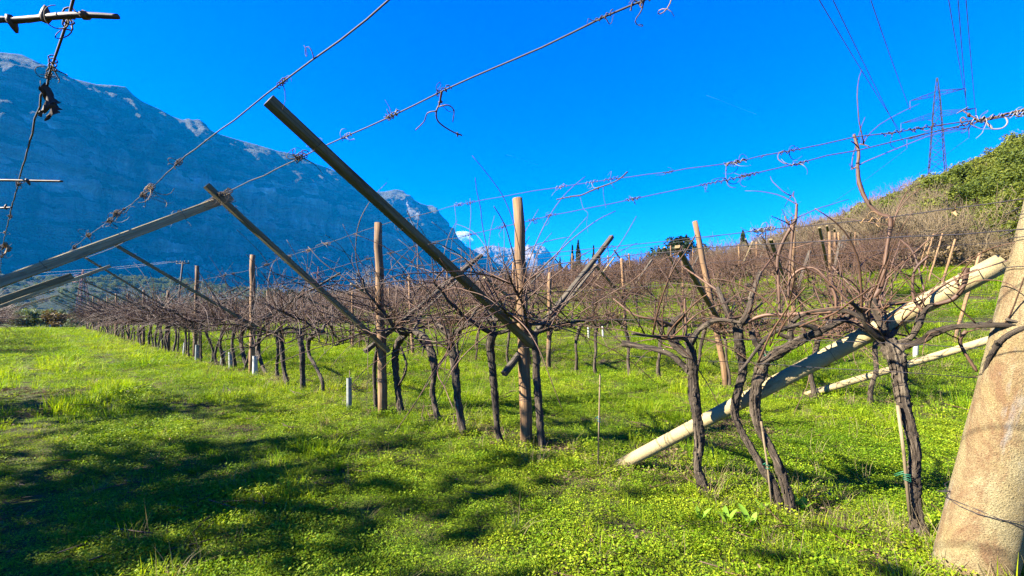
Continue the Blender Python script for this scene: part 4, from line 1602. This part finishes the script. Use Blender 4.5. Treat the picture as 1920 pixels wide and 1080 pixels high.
for (px_, py_, r0_, r1_, k_) in [(1826, 1056, .15, .27, 90), (1150, 884, .03, .12, 30), (988, 835, .05, .14, 24), (718, 778, .05, .14, 20), (1727, 1015, .05, .16, 26), (1322, 932, .04, .13, 22), (1480, 936, .04, .16, 26)]:
    c_ = on_ground(px_, py_)
    for i in range(k_):
        a, r = g.uniform(0, 6.28), g.uniform(r0_, r1_)
        x, y = c_[0] + r * math.cos(a), c_[1] + r * math.sin(a)
        pts.append((x, y, zg(x, y)))
        rot.append((g.randn() * .2, g.randn() * .2, g.uniform(0, 6.28)))
        q_ = g.uniform(.7, 1.35)
        scl.append((q_, q_, q_ * g.uniform(.9, 1.5)))
        idx.append((0, 1, 3, 3, 4, 7, 5, 8)[g.randint(8)])
o = scatter('grass', PROTO, pts, rot, scl, idx)
tag(o, 'low green grass and weeds carpeting the vineyard floor', 'grass', None, 'stuff')
NG = len(pts)


# broad-leaved weeds that stand out singly
def weed(x, y, lab, nleaf, size, seed):
    p = on_ground(x, y)
    g = np.random.RandomState(seed)
    t = thing('weed_plant', p, lab, 'weed', 'broad-leaved weeds near the vines')
    for i in range(nleaf):
        a = i / nleaf * 6.28 + g.randn() * .3
        out = np.array([math.cos(a), math.sin(a), 0])
        sd = np.array([-out[1], out[0], 0])
        L = size * g.uniform(.7, 1.2)
        ln = g.uniform(.25, .9)
        V, F = [], []
        for k in range(7):
            u = k / 6
            c = out * L * ln * u + np.array([0, 0, L * u * (1 - .35 * ln * u)])
            w = L * .16 * math.sin(math.pi * (.08 + .9 * u)) ** .8
            V += [c - sd * w + np.array([0, 0, w * .35]), c, c + sd * w + np.array([0, 0, w * .35])]
            if k:
                o_ = 3 * k
                F += [(o_ - 3, o_ - 2, o_ + 1, o_), (o_ - 2, o_ - 1, o_ + 2, o_ + 1)]
        b = MB()
        b.add(V, F)
        b.build('leaf', 'broad_leaf', t)


weed(1505, 962, 'bright broad-leaved weed at the foot of the crossing vine trunks', 6, .15, 1)
weed(1362, 985, 'tuft of narrow bright leaves left of the crossing vine trunks', 5, .13, 2)
weed(1408, 990, 'second tuft of bright leaves between the gnarled vine and the crossing trunks', 4, .13, 3)
weed(1312, 978, 'small bright weed below the gnarled shaggy vine', 4, .09, 4)
weed(1428, 958, 'small pale-leaved weed close to the foot of the cane stake', 3, .09, 5)

# ------------------------------------------------------------------ vine tubes and stakes
def grow_tube(bx, by, ty, wpx, lab, mat, grp='vine shelter tubes'):
    p = on_ground(bx, by)
    d = p[1]
    h = (by - ty) / FPX * d
    r = wpx / 2 / FPX * d * .8
    t = thing('shelter_tube', p, lab, 'tube', grp)
    tilt = np.array([rng.randn() * .02, rng.randn() * .02, 0])
    b = MB().tube([p - np.array([0, 0, .03]), p + tilt * .5 + np.array([0, 0, h * .5]), p + tilt + np.array([0, 0, h])], [r * 1.02, r, r], 12, .03, int(bx), None, 0, False)
    b.tube([p + np.array([0, 0, .0]), p + tilt + np.array([0, 0, h - .002])], [r * .9, r * .9], 12, 0, 0, None, 0, False)
    part('sleeve', b, mat, t)
    part('cane', MB().tube([p, p + tilt + np.array([.01, 0, h * 1.25])], .006, 5), 'cane', t)


grow_tube(655, 768, 709, 12, 'grey-green tube standing alone in the grass left of the second wooden post', 'tube_grey')
grow_tube(478, 706, 668, 11, 'pale tube leaning on the foot of the third wooden post', 'tube_white')
grow_tube(433, 691, 661, 9, 'grey tube, right one of the pair left of the third post', 'tube_grey')
grow_tube(417, 684, 658, 9, 'grey tube, left one of the pair left of the third post', 'tube_grey')
grow_tube(369, 677, 647, 8, 'grey tube at the foot of the fourth wooden post', 'tube_grey')
grow_tube(345, 668, 643, 7, 'small grey tube left of the fourth wooden post', 'tube_grey')
grow_tube(1104, 634, 615, 5, 'tiny white tube, left of two among the third row trunks', 'tube_white')
grow_tube(1131, 634, 614, 5, 'tiny white tube, right of two among the third row trunks', 'tube_white')
grow_tube(1716, 672, 640, 10, 'white tube standing behind the thick vine stump', 'tube_white')
for x_, y_, w_ in ((76, 613, 'left'), (95, 613, 'middle'), (114, 613, 'right')):
    grow_tube(x_, y_ + 1, y_ - 4, 2.4, 'tiny white tube, %s one of three at the far aisle end' % w_, 'tube_white', 'far tubes at the aisle end')


def stake(x0, y0, x1, y1, n_, r, lab, ties, mat='stake_wood'):
    b0 = on_ground(x0, y0)
    n_ = sn_of(b0)[1] if n_ is None else n_
    a, e = on_n(x0, y0, n_), on_n(x1, y1, n_)
    t = thing('cane_stake', a, lab, 'stake', 'cane stakes tied to vines')
    part('rod', MB().tube([a - np.array([0, 0, .1]), a + (e - a) * .5, e], r, 7, .06, int(x0)), mat, t)
    for (u, m) in ties:
        part('tie', ring_mb(a + (e - a) * u, e - a, r * 1.9, .0028, 2.0, int(x0)), m, t)


stake(1121, 884, 1125, 700, None, .0065, 'thin straight stake with a blue tie standing alone right of the nearest post', [(.5, 'tie_blue')])
stake(1018, 825, 1000, 650, None, .007, 'grey stake beside the vine at the nearest wooden post', [(.4, 'tie_blue')])
stake(1706, 935, 1683, 760, 3.54, .009, 'pale stake with a green tie along the thick vine stump', [(.18, 'tie_green'), (.2, 'tie_green')])
stake(1450, 948, 1427, 790, 3.46, .007, 'pale stake with a green tie at the crossing vine trunks', [(.42, 'tie_green')])
t = thing('green_tie', on_n(1338, 852, 3.5), 'small green plastic tie hanging right of the gnarled shaggy vine', 'tie')
part('strip', MB().tube([on_n(1334, 838, 3.5), on_n(1337, 850, 3.48), on_n(1340, 862, 3.5)], .003, 5), 'tie_green', t)
t = thing('green_tie', on_n(1440, 676, 3.48), 'dark green tie round the bent head of the crossing vines', 'tie')
part('strip', ring_mb(on_n(1440, 676, 3.53), np.array([.6, -.4, .6]), .055, .003, 1.6, 4), 'tie_green', t)

# ================================================================== TREES AND SCRUB
def branches(g, start, dirn, length, r0, level, out, spread=.55, up=.15, kids=(3, 5), minr=.006):
    k = 5
    P = [np.asarray(start, float)]
    d = np.asarray(dirn, float) / np.linalg.norm(dirn)
    for i in range(k):
        d = d + g.randn(3) * .12 + np.array([0, 0, up * .25])
        d /= np.linalg.norm(d)
        P.append(P[-1] + d * length / k)
    P = np.array(P)
    out.append((P, np.linspace(r0, max(minr * .6, r0 * .45), k + 1), level))
    if level <= 0:
        return
    for q in range(g.randint(kids[0], kids[1] + 1)):
        i = g.randint(2, k + 1)
        nd = d + g.randn(3) * spread
        nd[2] += up
        branches(g, P[i], nd, length * g.uniform(.5, .75), max(minr, r0 * .5), level - 1, out, spread, up, kids, minr)


def skeleton(seed, height, levels=4, trunks=1, spread=.6, kids=(3, 5), r0=None, minr=.012):
    g = np.random.RandomState(seed)
    out = []
    for q in range(trunks):
        a = g.uniform(0, 6.28)
        d = np.array([math.cos(a) * .25 * (trunks > 1), math.sin(a) * .25 * (trunks > 1), 1])
        branches(g, np.array([g.randn() * .12 * (trunks > 1), g.randn() * .12 * (trunks > 1), -.2]), d, height * .42, r0 or height * .016, levels, out, spread, .18, kids, minr)
    zmax = max(P[:, 2].max() for P, r, l in out)
    f = height / zmax
    return [(P * f, r, l) for P, r, l in out]


def skel_mb(sk, lo, hi, top):
    b = MB()
    for P, r, l in sk:
        if lo <= l <= hi:
            b.tube(P if l >= top - 1 else P[[0, 2, 5]], r if l >= top - 1 else r[[0, 2, 5]], 6 if l == top else 4 if l == top - 1 else 3, 0, 0, None, 0, False)
    return b


def lobed(g, n, rx, rz, zc, lobes=9, sub=.42):
    """points through an uneven crown made of many lobes"""
    c = g.randn(lobes, 3)
    c /= np.linalg.norm(c, axis=1, keepdims=True)
    c *= g.uniform(.35, .78, (lobes, 1))
    w = g.randint(0, lobes, n)
    p = g.randn(n, 3)
    p /= np.linalg.norm(p, axis=1, keepdims=True)
    p = c[w] + p * (g.rand(n, 1) ** .45) * sub * g.uniform(.7, 1.2, (lobes, 1))[w]
    return p * np.array([rx, rx, rz]) + np.array([0, 0, zc])


def leafy(seed, height, rx, n, leaf, mat, lobes=10, trunk='tree_bark', low=.12):
    """meshes for trunk and crown of a leafy tree"""
    g = np.random.RandomState(seed)
    sk = skeleton(seed, height * .85, 2, 1, .7, (3, 4))
    c = MB()
    rz = height * (1 - low) / 2
    quads(c, lobed(g, n, rx, rz, height * low + rz, lobes), leaf, g, .2)
    return skel_mb(sk, 0, 9, 2).mesh('trunk', trunk), c.mesh('crown', mat, False)


def place(x, d):
    X = (x - CX) / FPX * d
    return np.array([X, d, zg(X, d)])


def height_for(x, ytop, d):
    p = place(x, d)
    return CAM_H + (CY - ytop) / FPX * d - p[2]


def tree(name, x, d, ytop, lab, cat, grp, meshes, h_mesh, rz=0.0, wide=1.0, names=('trunk', 'crown')):
    p = place(x, d)
    h = max(1.0, height_for(x, ytop, d))
    t = thing(name, p, lab, cat, grp, rz)
    f = h / h_mesh
    t.scale = (f * wide, f * wide, f)
    for nm, me in zip(names, meshes):
        link(nm, me, t)
    return t


# cypresses on the crest
def cypress(seed, h=10.0, rx=.62, n=2600):
    g = np.random.RandomState(seed)
    c = MB()
    z = g.rand(n) ** .85
    prof = rx * np.interp(z, [0, .06, .3, .7, .92, 1], [.35, .8, 1, .72, .3, .03]) * (1 + .18 * np.sin(z * 23 + seed))
    a = g.uniform(0, 6.28, n)
    r = prof * np.sqrt(g.uniform(.3, 1, n)) * (1 + .15 * np.sin(a * 3 + z * 14))
    quads(c, np.stack([r * np.cos(a), r * np.sin(a), .25 + z * (h - .25)], 1), .16, g, -.6, .8)
    return MB().tube([(0, 0, -.3), (0, 0, h * .5), (.05, 0, h * .9)], [.16, .10, .02], 6).mesh('trunk', 'tree_bark'), c.mesh('crown', 'conifer', False)


CYP = [cypress(3), cypress(4, rx=.45), cypress(5, rx=.8)]
for i, (x, yt, d, w, v, lab) in enumerate([
        (1050, 482, 102, 1.0, 0, 'short dark cypress, leftmost on the crest beside the far rocky mountain'),
        (1073, 459, 102, 1.0, 1, 'thin leaning cypress left of the tallest one on the crest'),
        (1084, 450, 102, 1.05, 0, 'tallest dark cypress on the crest above the vineyard'),
        (1113, 460, 100, .9, 1, 'thin cypress behind the raised beam, right of the tallest one'),
        (1124, 467, 100, .8, 1, 'faint thin cypress peeking out beside the raised beam tip'),
        (1062, 496, 100, 1.2, 2, 'small bushy cypress low between the left ones on the crest'),
        (1344, 460, 92, 1.1, 0, 'single pointed cypress right of the tall leaning orange post'),
        (1393, 432, 84, 1.25, 2, 'big dark cypress behind the crossed beams at the right')]):
    tree('cypress_tree', x, d, yt, lab, 'cypress', 'cypresses on the crest', CYP[v], 10.0, i * 1.3, w)

RND = [leafy(21, 8, 3.6, 3600, .26, 'conifer', 12, low=.1), leafy(22, 6, 3.0, 2600, .24, 'conifer', 9, low=.05), leafy(23, 6, 3.2, 2600, .24, 'olive_leaf', 10, low=.08)]
for i, (x, yt, d, w, v, hm, lab) in enumerate([
        (1273, 449, 92, 1.35, 0, 8, 'large round dark evergreen tree on the crest left of the leaning post'),
        (1307, 470, 95, .8, 1, 6, 'dark evergreen partly hidden behind the leaning orange post'),
        (1168, 478, 96, .9, 1, 6, 'rounded dark bush beside the third row post on the crest'),
        (1138, 494, 97, .9, 1, 6, 'low dark bush right of the thin cypresses'),
        (1098, 486, 99, 1.0, 1, 6, 'dark bush between the tallest cypress and the raised beam'),
        (1242, 482, 92, 1.1, 2, 6, 'brown-green bush at the left foot of the large evergreen'),
        (902, 520, 105, 1.3, 2, 6, 'olive-green bush below the gap between the mountains'),
        (975, 514, 104, 1.2, 2, 6, 'olive-green bush in front of the far rocky mountain'),
        (1020, 512, 102, 1.1, 2, 6, 'olive-green bush at the right foot of the far rocky mountain')]):
    tree('evergreen_tree', x, d, yt, lab, 'tree', 'trees on the crest', RND[v], hm, i * 1.1, w)

# bare trees
BARE = []
for i in range(4):
    sk = skeleton(40 + i, 8.0, 4, 1, .55, (3, 5))
    BARE.append((skel_mb(sk, 3, 4, 4).mesh('trunk', 'pale_bark'), skel_mb(sk, 0, 2, 4).mesh('crown', 'twig')))
bt = [(1205, 470, 90, 'bare lilac-grey tree on the crest left of the large evergreen'), (1225, 478, 88, 'lower bare tree touching the large evergreen on its left'), (1330, 464, 90, 'bare tree behind the single pointed cypress'),
      (1500, 372, 62, 'bare tree breaking the skyline above the knotted cane'), (1535, 385, 66, 'bare tree on the skyline between the two tall canes'), (1575, 380, 64, 'bare tree on the skyline just left of the tall curved cane'),
      (1640, 352, 60, 'bare tree on the skyline right of the tall curved cane'), (1672, 338, 60, 'bare tree at the foot of the pylon on the hill edge'), (1700, 335, 58, 'last bare tree before the green part of the hill'),
      (1740, 392, 30, 'pale forked bare tree in front of the brown scrub'), (1775, 385, 31, 'pale leaning bare tree right of the forked one'), (1690, 420, 36, 'small bare tree left of the pale forked one'),
      (1612, 410, 44, 'bare tree inside the brown scrub behind the curved cane'), (1820, 400, 33, 'bare tree below the green wood near the concrete post'), (1460, 405, 70, 'faint bare tree left of the knotted cane'),
      (1425, 440, 74, 'low bare tree right of the big cypress')]
for i, (x, yt, d, lab) in enumerate(bt):
    tree('bare_tree', x, d, yt, lab, 'tree', 'bare trees', BARE[i % 4], 8.0, i * 1.7, 1.0 if d > 40 else .85)
sk = skeleton(61, 9, 4, 2, .6, (4, 5))
dome = (skel_mb(sk, 3, 4, 4).mesh('trunk', 'pale_bark'), skel_mb(sk, 0, 2, 4).mesh('crown', 'pale_bark'))
tree('bare_tree', 692, 118, 492, 'pale domed bare tree standing against the dark mountain left of the second post', 'tree', 'bare trees', dome, 9.0, 0, 1.05)
tree('bare_tree', 568, 120, 528, 'low pinkish bare tree left of the pale domed one', 'tree', 'bare trees', dome, 9.0, 2, 1.5)
tree('bare_tree', 640, 105, 538, 'low pale bare tree at the left foot of the domed one', 'tree', 'bare trees', dome, 9.0, 4, 1.6)
tree('bare_tree', 770, 110, 540, 'low pale bare tree right of the second wooden post', 'tree', 'bare trees', dome, 9.0, 1, 1.6)
tree('evergreen_tree', 514, 125, 533, 'small dark evergreen beside the third wooden post', 'tree', 'small trees across the field', RND[1], 6, 0, .8)
tree('evergreen_tree', 540, 125, 536, 'small dark evergreen right of the other beside the third post', 'tree', 'small trees across the field', RND[1], 6, 1, .7)

# olive trees closing the aisle at the left
OLI = [leafy(71, 3, 1.7, 1500, .13, 'olive_leaf', 9, low=.0), leafy(72, 3, 1.5, 1400, .13, 'olive_leaf', 8, low=.0)]
words9 = ['first', 'second', 'third', 'fourth', 'fifth', 'sixth', 'seventh', 'eighth', 'ninth', 'tenth']
for i, (x, yt, d) in enumerate([(-48, 560, 44), (-12, 574, 46), (22, 580, 48), (52, 583, 49), (80, 584, 50), (104, 583, 51), (128, 586, 53), (152, 588, 55), (66, 578, 60), (110, 576, 62)]):
    tree('olive_tree', x, d, yt, '%s grey-green bush from the left edge closing the grassy aisle' % words9[i], 'olive tree', 'bushes at the aisle end', OLI[i % 2], 3.0, i, 1.1)

# trees that stand out of the picture to the left; their shade falls over the foreground grass
SHD = [leafy(81, 6, 2.9, 650, .15, 'olive_leaf', 12, low=.25), leafy(82, 6, 2.6, 900, .15, 'olive_leaf', 11, low=.25)]
for i, (X, Y, h, w, v) in enumerate([(-8.6, 2.6, 6.4, .66, 0), (-12.6, 4.4, 6.4, .72, 1), (-9.8, .8, 6.6, .80, 1), (-7.2, .7, 6.0, .72, 0), (-8.7, -.5, 5.8, .72, 1)]):
    t = thing('olive_tree', (X, Y, zg(X, Y)), ['olive tree shading the lower left grass, outside the left edge', 'olive tree shading the middle left grass, outside the left edge', 'olive tree shading the near grass, outside the left edge', 'olive tree shading the bottom edge grass, outside the left edge', 'olive tree shading the bottom left corner, outside the left edge'][i], 'olive tree', 'olive trees beside the aisle', i * 2.0)
    f = h / 6
    t.scale = (f * w * 1.3, f * w * 1.3, f)
    link('trunk', SHD[v][0], t)
    link('crown', SHD[v][1], t)

# scrub and woods on the hill
g = np.random.RandomState(91)
BRUSH = []
for i in range(4):
    sk = skeleton(100 + i, 3.4, 3, 3, .55, (4, 5), .03, .010)
    BRUSH.append(skel_mb(sk, 0, 9, 3).mesh('brush', 'twig'))
GREEN = []
for i in range(4):
    gg = np.random.RandomState(130 + i)
    b = MB()
    quads(b, lobed(gg, 3200, 2.3, 2.6, 2.4, 16, .34), .115, gg, .25, 1.1)
    GREEN.append(b.mesh('wood', 'evergreen', False))
OLV = []
for i in range(2):
    gg = np.random.RandomState(150 + i)
    b = MB()
    quads(b, lobed(gg, 700, 1.5, 1.1, 1.0, 8), .15, gg, .25)
    OLV.append(b.mesh('scrub', 'olive_leaf', False))
for i in range(2):
    gg = np.random.RandomState(160 + i)
    b = MB()
    quads(b, lobed(gg, 700, 1.4, 1.0, .9, 8), .14, gg, .25)
    OLV.append(b.mesh('scrub', 'dry_shrub', False))


def field(name, protos, region, count, sc, seed, lab, cat):
    g = np.random.RandomState(seed)
    pts, rot, scl, idx = [], [], [], []
    while len(pts) < count:
        s_, n_ = g.uniform(*region[0]), g.uniform(*region[1])
        if not region[2](s_, n_, g):
            continue
        p = SN(s_, n_)
        p[2] = zg(p[0], p[1]) - .15
        pts.append(p)
        rot.append((g.randn() * .06, g.randn() * .06, g.uniform(0, 6.28)))
        k = g.uniform(*sc)
        scl.append((k * g.uniform(.85, 1.2), k * g.uniform(.85, 1.2), k))
        idx.append(g.randint(len(protos)))
    o = scatter(name, protos, pts, rot, scl, idx)
    tag(o, lab, cat, None, 'stuff')


field('hill_woods', GREEN, ((-60, 4), (52, 135), lambda s_, n_, g: s_ < 3.2 - (n_ - 60) * .05 + g.randn() * 2.2 - (3 if n_ < 58 else 0)), 2600, (.45, 1.15), 1, 'dense green evergreen wood covering the hill at the right', 'wood')
field('brown_scrub', BRUSH, ((-10, 30), (38, 96), lambda s_, n_, g: s_ > -2.5 - (n_ - 60) * .05 + g.randn() * 2 and s_ < (n_ - 36) * .55 + g.randn() * 3), 900, (.8, 1.75), 2, 'leafless brown scrub on the lower hill', 'scrub')
field('crest_scrub', OLV, ((4, 92), (46, 94), lambda s_, n_, g: s_ > (n_ - 40) * .38 + g.randn() * 3), 900, (.55, 1.25), 3, 'olive-green and dry scrub on the crest beyond the vines', 'scrub')
field('dry_undergrowth', OLV[2:] + BRUSH[:2], ((-12, 26), (37, 92), lambda s_, n_, g: g.rand() < .8), 1100, (.4, .9), 4, 'low dry undergrowth below the bare trees', 'undergrowth')
field('valley_scrub', OLV, ((66, 140), (-30, 80), lambda s_, n_, g: s_ > 68 + (n_ > 44) * 16), 520, (.6, 1.3), 5, 'scrubby trees beyond the far end of the vine rows', 'scrub')

hv = np.empty(len(hs.data.vertices) * 3)
hs.data.vertices.foreach_get('co', hv)
hv = hv.reshape(220, 46, 3)[:, 4:42].reshape(-1, 3)
g = np.random.RandomState(44)
pick = g.randint(0, len(hv), 5200)
p_ = hv[pick] + np.stack([g.randn(5200) * 7, g.randn(5200) * 7, np.full(5200, -2.0)], 1)
k_ = g.uniform(1.6, 3.4, 5200)
o = scatter('valley_trees', GREEN[:2] + OLV, p_, np.stack([np.zeros(5200), np.zeros(5200), g.uniform(0, 6.28, 5200)], 1), np.stack([k_, k_, k_], 1), g.choice(6, 5200, p=[.3, .3, .12, .12, .08, .08]))
tag(o, 'far wooded slope across the valley below the mountain', 'trees', None, 'stuff')

# ================================================================== POWER LINES
def lattice(label, base, height, w0, w1, arms, mat, group, rz, bays=11, r=.11, ins=2.2):
    t = thing('pylon', base, label, 'pylon', group, rz)
    cs = [(-1, -1), (1, -1), (1, 1), (-1, 1)]

    def corner(c, u):
        w = (w0 + (w1 - w0) * min(1, u / .82)) / 2 if u <= .82 else w1 / 2 * (1 - (u - .82) / .18 * .85)
        return np.array([c[0] * w, c[1] * w, height * u])
    us = 1 - (1 - np.linspace(0, 1, bays + 1)) ** 1.15
    for c in cs:
        MB().tube([corner(c, u) for u in us], r, 4).build('leg', mat, t)
    for i in range(4):
        a, b = cs[i], cs[(i + 1) % 4]
        m = MB()
        for j in range(bays):
            m.tube([corner(a, us[j]), corner(b, us[j + 1])], r * .55, 3)
            m.tube([corner(b, us[j]), corner(a, us[j + 1])], r * .55, 3)
            m.tube([corner(a, us[j]), corner(b, us[j])], r * .5, 3)
        m.build('bracing', mat, t)
    tips = []
    for (u, L) in arms:
        z = height * u
        for sx in (-1, 1):
            m = MB()
            tip = np.array([sx * L, 0, z + .3])
            for c in ((sx, -1), (sx, 1)):
                q0 = corner(c, u)
                m.tube([q0, tip], r * .7, 4)
                m.tube([corner(c, min(1, u + .035)), tip], r * .7, 4)
                for f in (.3, .55, .8):
                    m.tube([q0 + (tip - q0) * f, corner(c, min(1, u + .035)) + (tip - corner(c, min(1, u + .035))) * f], r * .45, 3)
            m.build('crossarm', mat, t)
            k = MB()
            k.tube([tip, tip - np.array([0, 0, ins])], .12, 6, .35, 3, .12)
            k.build('insulator', 'insulator', t)
            tips.append((tip - np.array([0, 0, ins])))
    ca, sa = math.cos(rz), math.sin(rz)
    return t, [np.asarray(base) + np.array([p[0] * ca - p[1] * sa, p[0] * sa + p[1] * ca, p[2]]) for p in tips]


def cable(label, a, b, r, sag, group):
    a, b = np.asarray(a, float), np.asarray(b, float)
    u = np.linspace(0, 1, 40)
    P = a + (b - a) * u[:, None]
    P[:, 2] -= sag * 4 * u * (1 - u)
    t = thing('power_line', a, label, 'power line', group)
    part('conductor', MB().tube(P, r, 5), 'power_cable', t)


d_ = 184
pb = place(1757, d_)
Hh = CAM_H + (CY - 146) / FPX * d_ - pb[2]
pyl, tips = lattice('tall grey lattice pylon on the hill against the sky', pb, Hh, 6.2, 1.9, [(.52, 9.5), (.67, 11.5), (.85, 8.5)], 'pylon_steel', 'lattice pylons', R(-38), 11, .14, 4.0)
tops = [(1540, 0), (1565, 0), (1635, 0), (1780, 0), (1797, 0), (1812, 0)]
order = sorted(range(6), key=lambda i: tips[i][0])
labs = ['leftmost of the power lines reaching the top edge', 'second power line from the left at the top edge', 'third power line from the left, nearer the pylon', 'fourth power line, almost vertical right of the pylon top', 'fifth power line, thickest of the almost vertical ones', 'rightmost power line at the top edge']
for i, k in enumerate(order):
    x, y = tops[i]
    far_ = on_depth(x, y, 95)
    end = tips[k] + (far_ - tips[k]) * 1.35
    cable(labs[i], tips[k], end, .085, 1.0, 'power lines from the pylon')
    if i in (1, 4):
        cable('thin power line running down behind the hill %s of the pylon' % ('left', 'right')[i == 4], tips[k], tips[k] + np.array([-6.0 if i == 1 else 4, 150, -30]), .07, 6, 'power lines from the pylon')

p1 = place(156, 250)
t1, k1 = lattice('red lattice mast at the far end of the grassy aisle', p1, height_for(156, 505, 250), 5.5, 1.6, [(.72, 5.0), (.86, 4.2)], 'pylon_red', 'lattice pylons', R(20), 9, .16, 1.5)
p2 = place(597, 330)
t2, k2 = lattice('small red lattice mast under the dark mountain, left of the domed bare tree', p2, height_for(597, 500, 330), 5.5, 1.6, [(.72, 5.0), (.86, 4.2)], 'pylon_red', 'lattice pylons', R(20), 9, .2, 1.5)
for i in range(4):
    cable('%s thin power line strung between the two red lattice masts' % ['lowest', 'second lowest', 'second highest', 'highest'][i], k1[i], k2[i], .06, 3 + i * .3, 'lines between the red masts')
    if i < 3:
        cable('%s thin power line leaving the red lattice mast toward the left edge' % ['lowest', 'middle', 'highest'][i], k1[i], k1[i] + np.array([-130, -20, -4]), .06, 3, 'lines between the red masts')
# wooden pole of a local line
pp = place(331, 62)
top = np.array([pp[0] + .9, pp[1], CAM_H + (CY - 490) / FPX * 62])
t = thing('utility_pole', pp, 'slim utility pole with insulators, left of the fourth wooden post', 'utility pole')
part('pole', MB().tube([pp, (pp + top) / 2, top], [.14, .12, .10], 8, .02, 1), 'tree_bark', t)
part('crossarm', MB().bar(top + np.array([-1.0, .1, -.3]), top + np.array([1.0, -.1, -.3]), .12, .12), 'tree_bark', t)
for q_ in (-.85, -.3, .3, .85):
    part('insulator', MB().tube([top + np.array([q_, 0, -.25]), top + np.array([q_, 0, .12])], [.06, .05], 6), 'insulator', t)
for i, q_ in enumerate((-.85, .3)):
    cable('%s wire leaving the slim utility pole toward the left' % ['upper', 'lower'][i], top + np.array([q_, 0, .1]), top + np.array([-60, 12, -1.0 - i]), .018, .8, 'wires of the utility pole')

# ================================================================== CLOUD
def cloud():
    m = bpy.data.materials.new('cloud_vapour')
    m.use_nodes = True
    nt = m.node_tree
    for nd in list(nt.nodes):
        if nd.type != 'OUTPUT_MATERIAL':
            nt.nodes.remove(nd)
    pv = nt.nodes.new('ShaderNodeVolumePrincipled')
    pv.inputs['Color'].default_value = (1, 1, 1, 1)
    pv.inputs['Density'].default_value = .006
    nt.links.new(pv.outputs['Volume'], nt.nodes[0].inputs['Volume'])
    MATS['cloud_vapour'] = m
    gg = np.random.RandomState(2)
    c0 = on_depth(868, 443, 13500)
    b = MB()
    for i in range(8):
        c = c0 + np.array([(i - 3.5) * 78 + gg.randn() * 20, gg.randn() * 60, (3.5 - i) * 24 + gg.randn() * 40])
        r = gg.uniform(80, 160) * (1.2 - abs(i - 3) * .12)
        th_ = np.linspace(0, math.pi, 9)[:, None]
        ph_ = np.linspace(0, 2 * math.pi, 14, endpoint=False)[None, :]
        rad = r * (1 + .2 * np.sin(3 * ph_ + i) * np.sin(th_ * 2))
        V = np.stack([rad * np.sin(th_) * np.cos(ph_) * 1.5, rad * np.sin(th_) * np.sin(ph_), rad * np.cos(th_) * np.ones_like(ph_) * .75], -1).reshape(-1, 3) + c
        F = [(a * 14 + q_, (a + 1) * 14 + q_, (a + 1) * 14 + (q_ + 1) % 14, a * 14 + (q_ + 1) % 14) for a in range(8) for q_ in range(14)]
        b.add(V, F)
    o = b.build('cloud', 'cloud_vapour')
    tag(o, 'small white cloud behind the end of the dark mountain', 'cloud', None, 'stuff')


cloud()


# ------------------------------------------------------------------ old aircraft trails high above
def contrail(label, p, q_, d, w, al):
    a, b_ = on_depth(p[0], p[1], d), on_depth(q_[0], q_[1], d + 900)
    nm = 'trail_ice'
    if nm not in MATS:
        m, nt = newmat(nm)
        out = [n for n in nt.nodes if n.type == 'OUTPUT_MATERIAL'][0]
        tr = N(nt, 'ShaderNodeBsdfTransparent')
        df = N(nt, 'ShaderNodeBsdfDiffuse')
        df.inputs['Color'].default_value = (.8, .8, .8, 1)
        mx = N(nt, 'ShaderNodeMixShader')
        mx.inputs['Fac'].default_value = al
        nt.links.new(tr.outputs[0], mx.inputs[1])
        nt.links.new(df.outputs[0], mx.inputs[2])
        nt.links.new(mx.outputs[0], out.inputs['Surface'])
    t = thing('contrail', a, label, 'contrail', 'faint aircraft trails')
    part('streak', MB().tube([a, (a * 2 + b_) / 3, (a + b_ * 2) / 3, b_], [w * .6, w, w * .8, w * .3], 8), nm, t)


contrail('faint white aircraft trail in the sky between the long wires and the pylon', (1325, 179), (1418, 214), 14000, 13, .022)
contrail('very faint short aircraft trail above the middle of the nearest wires', (950, 290), (1008, 309), 14000, 12, .05)
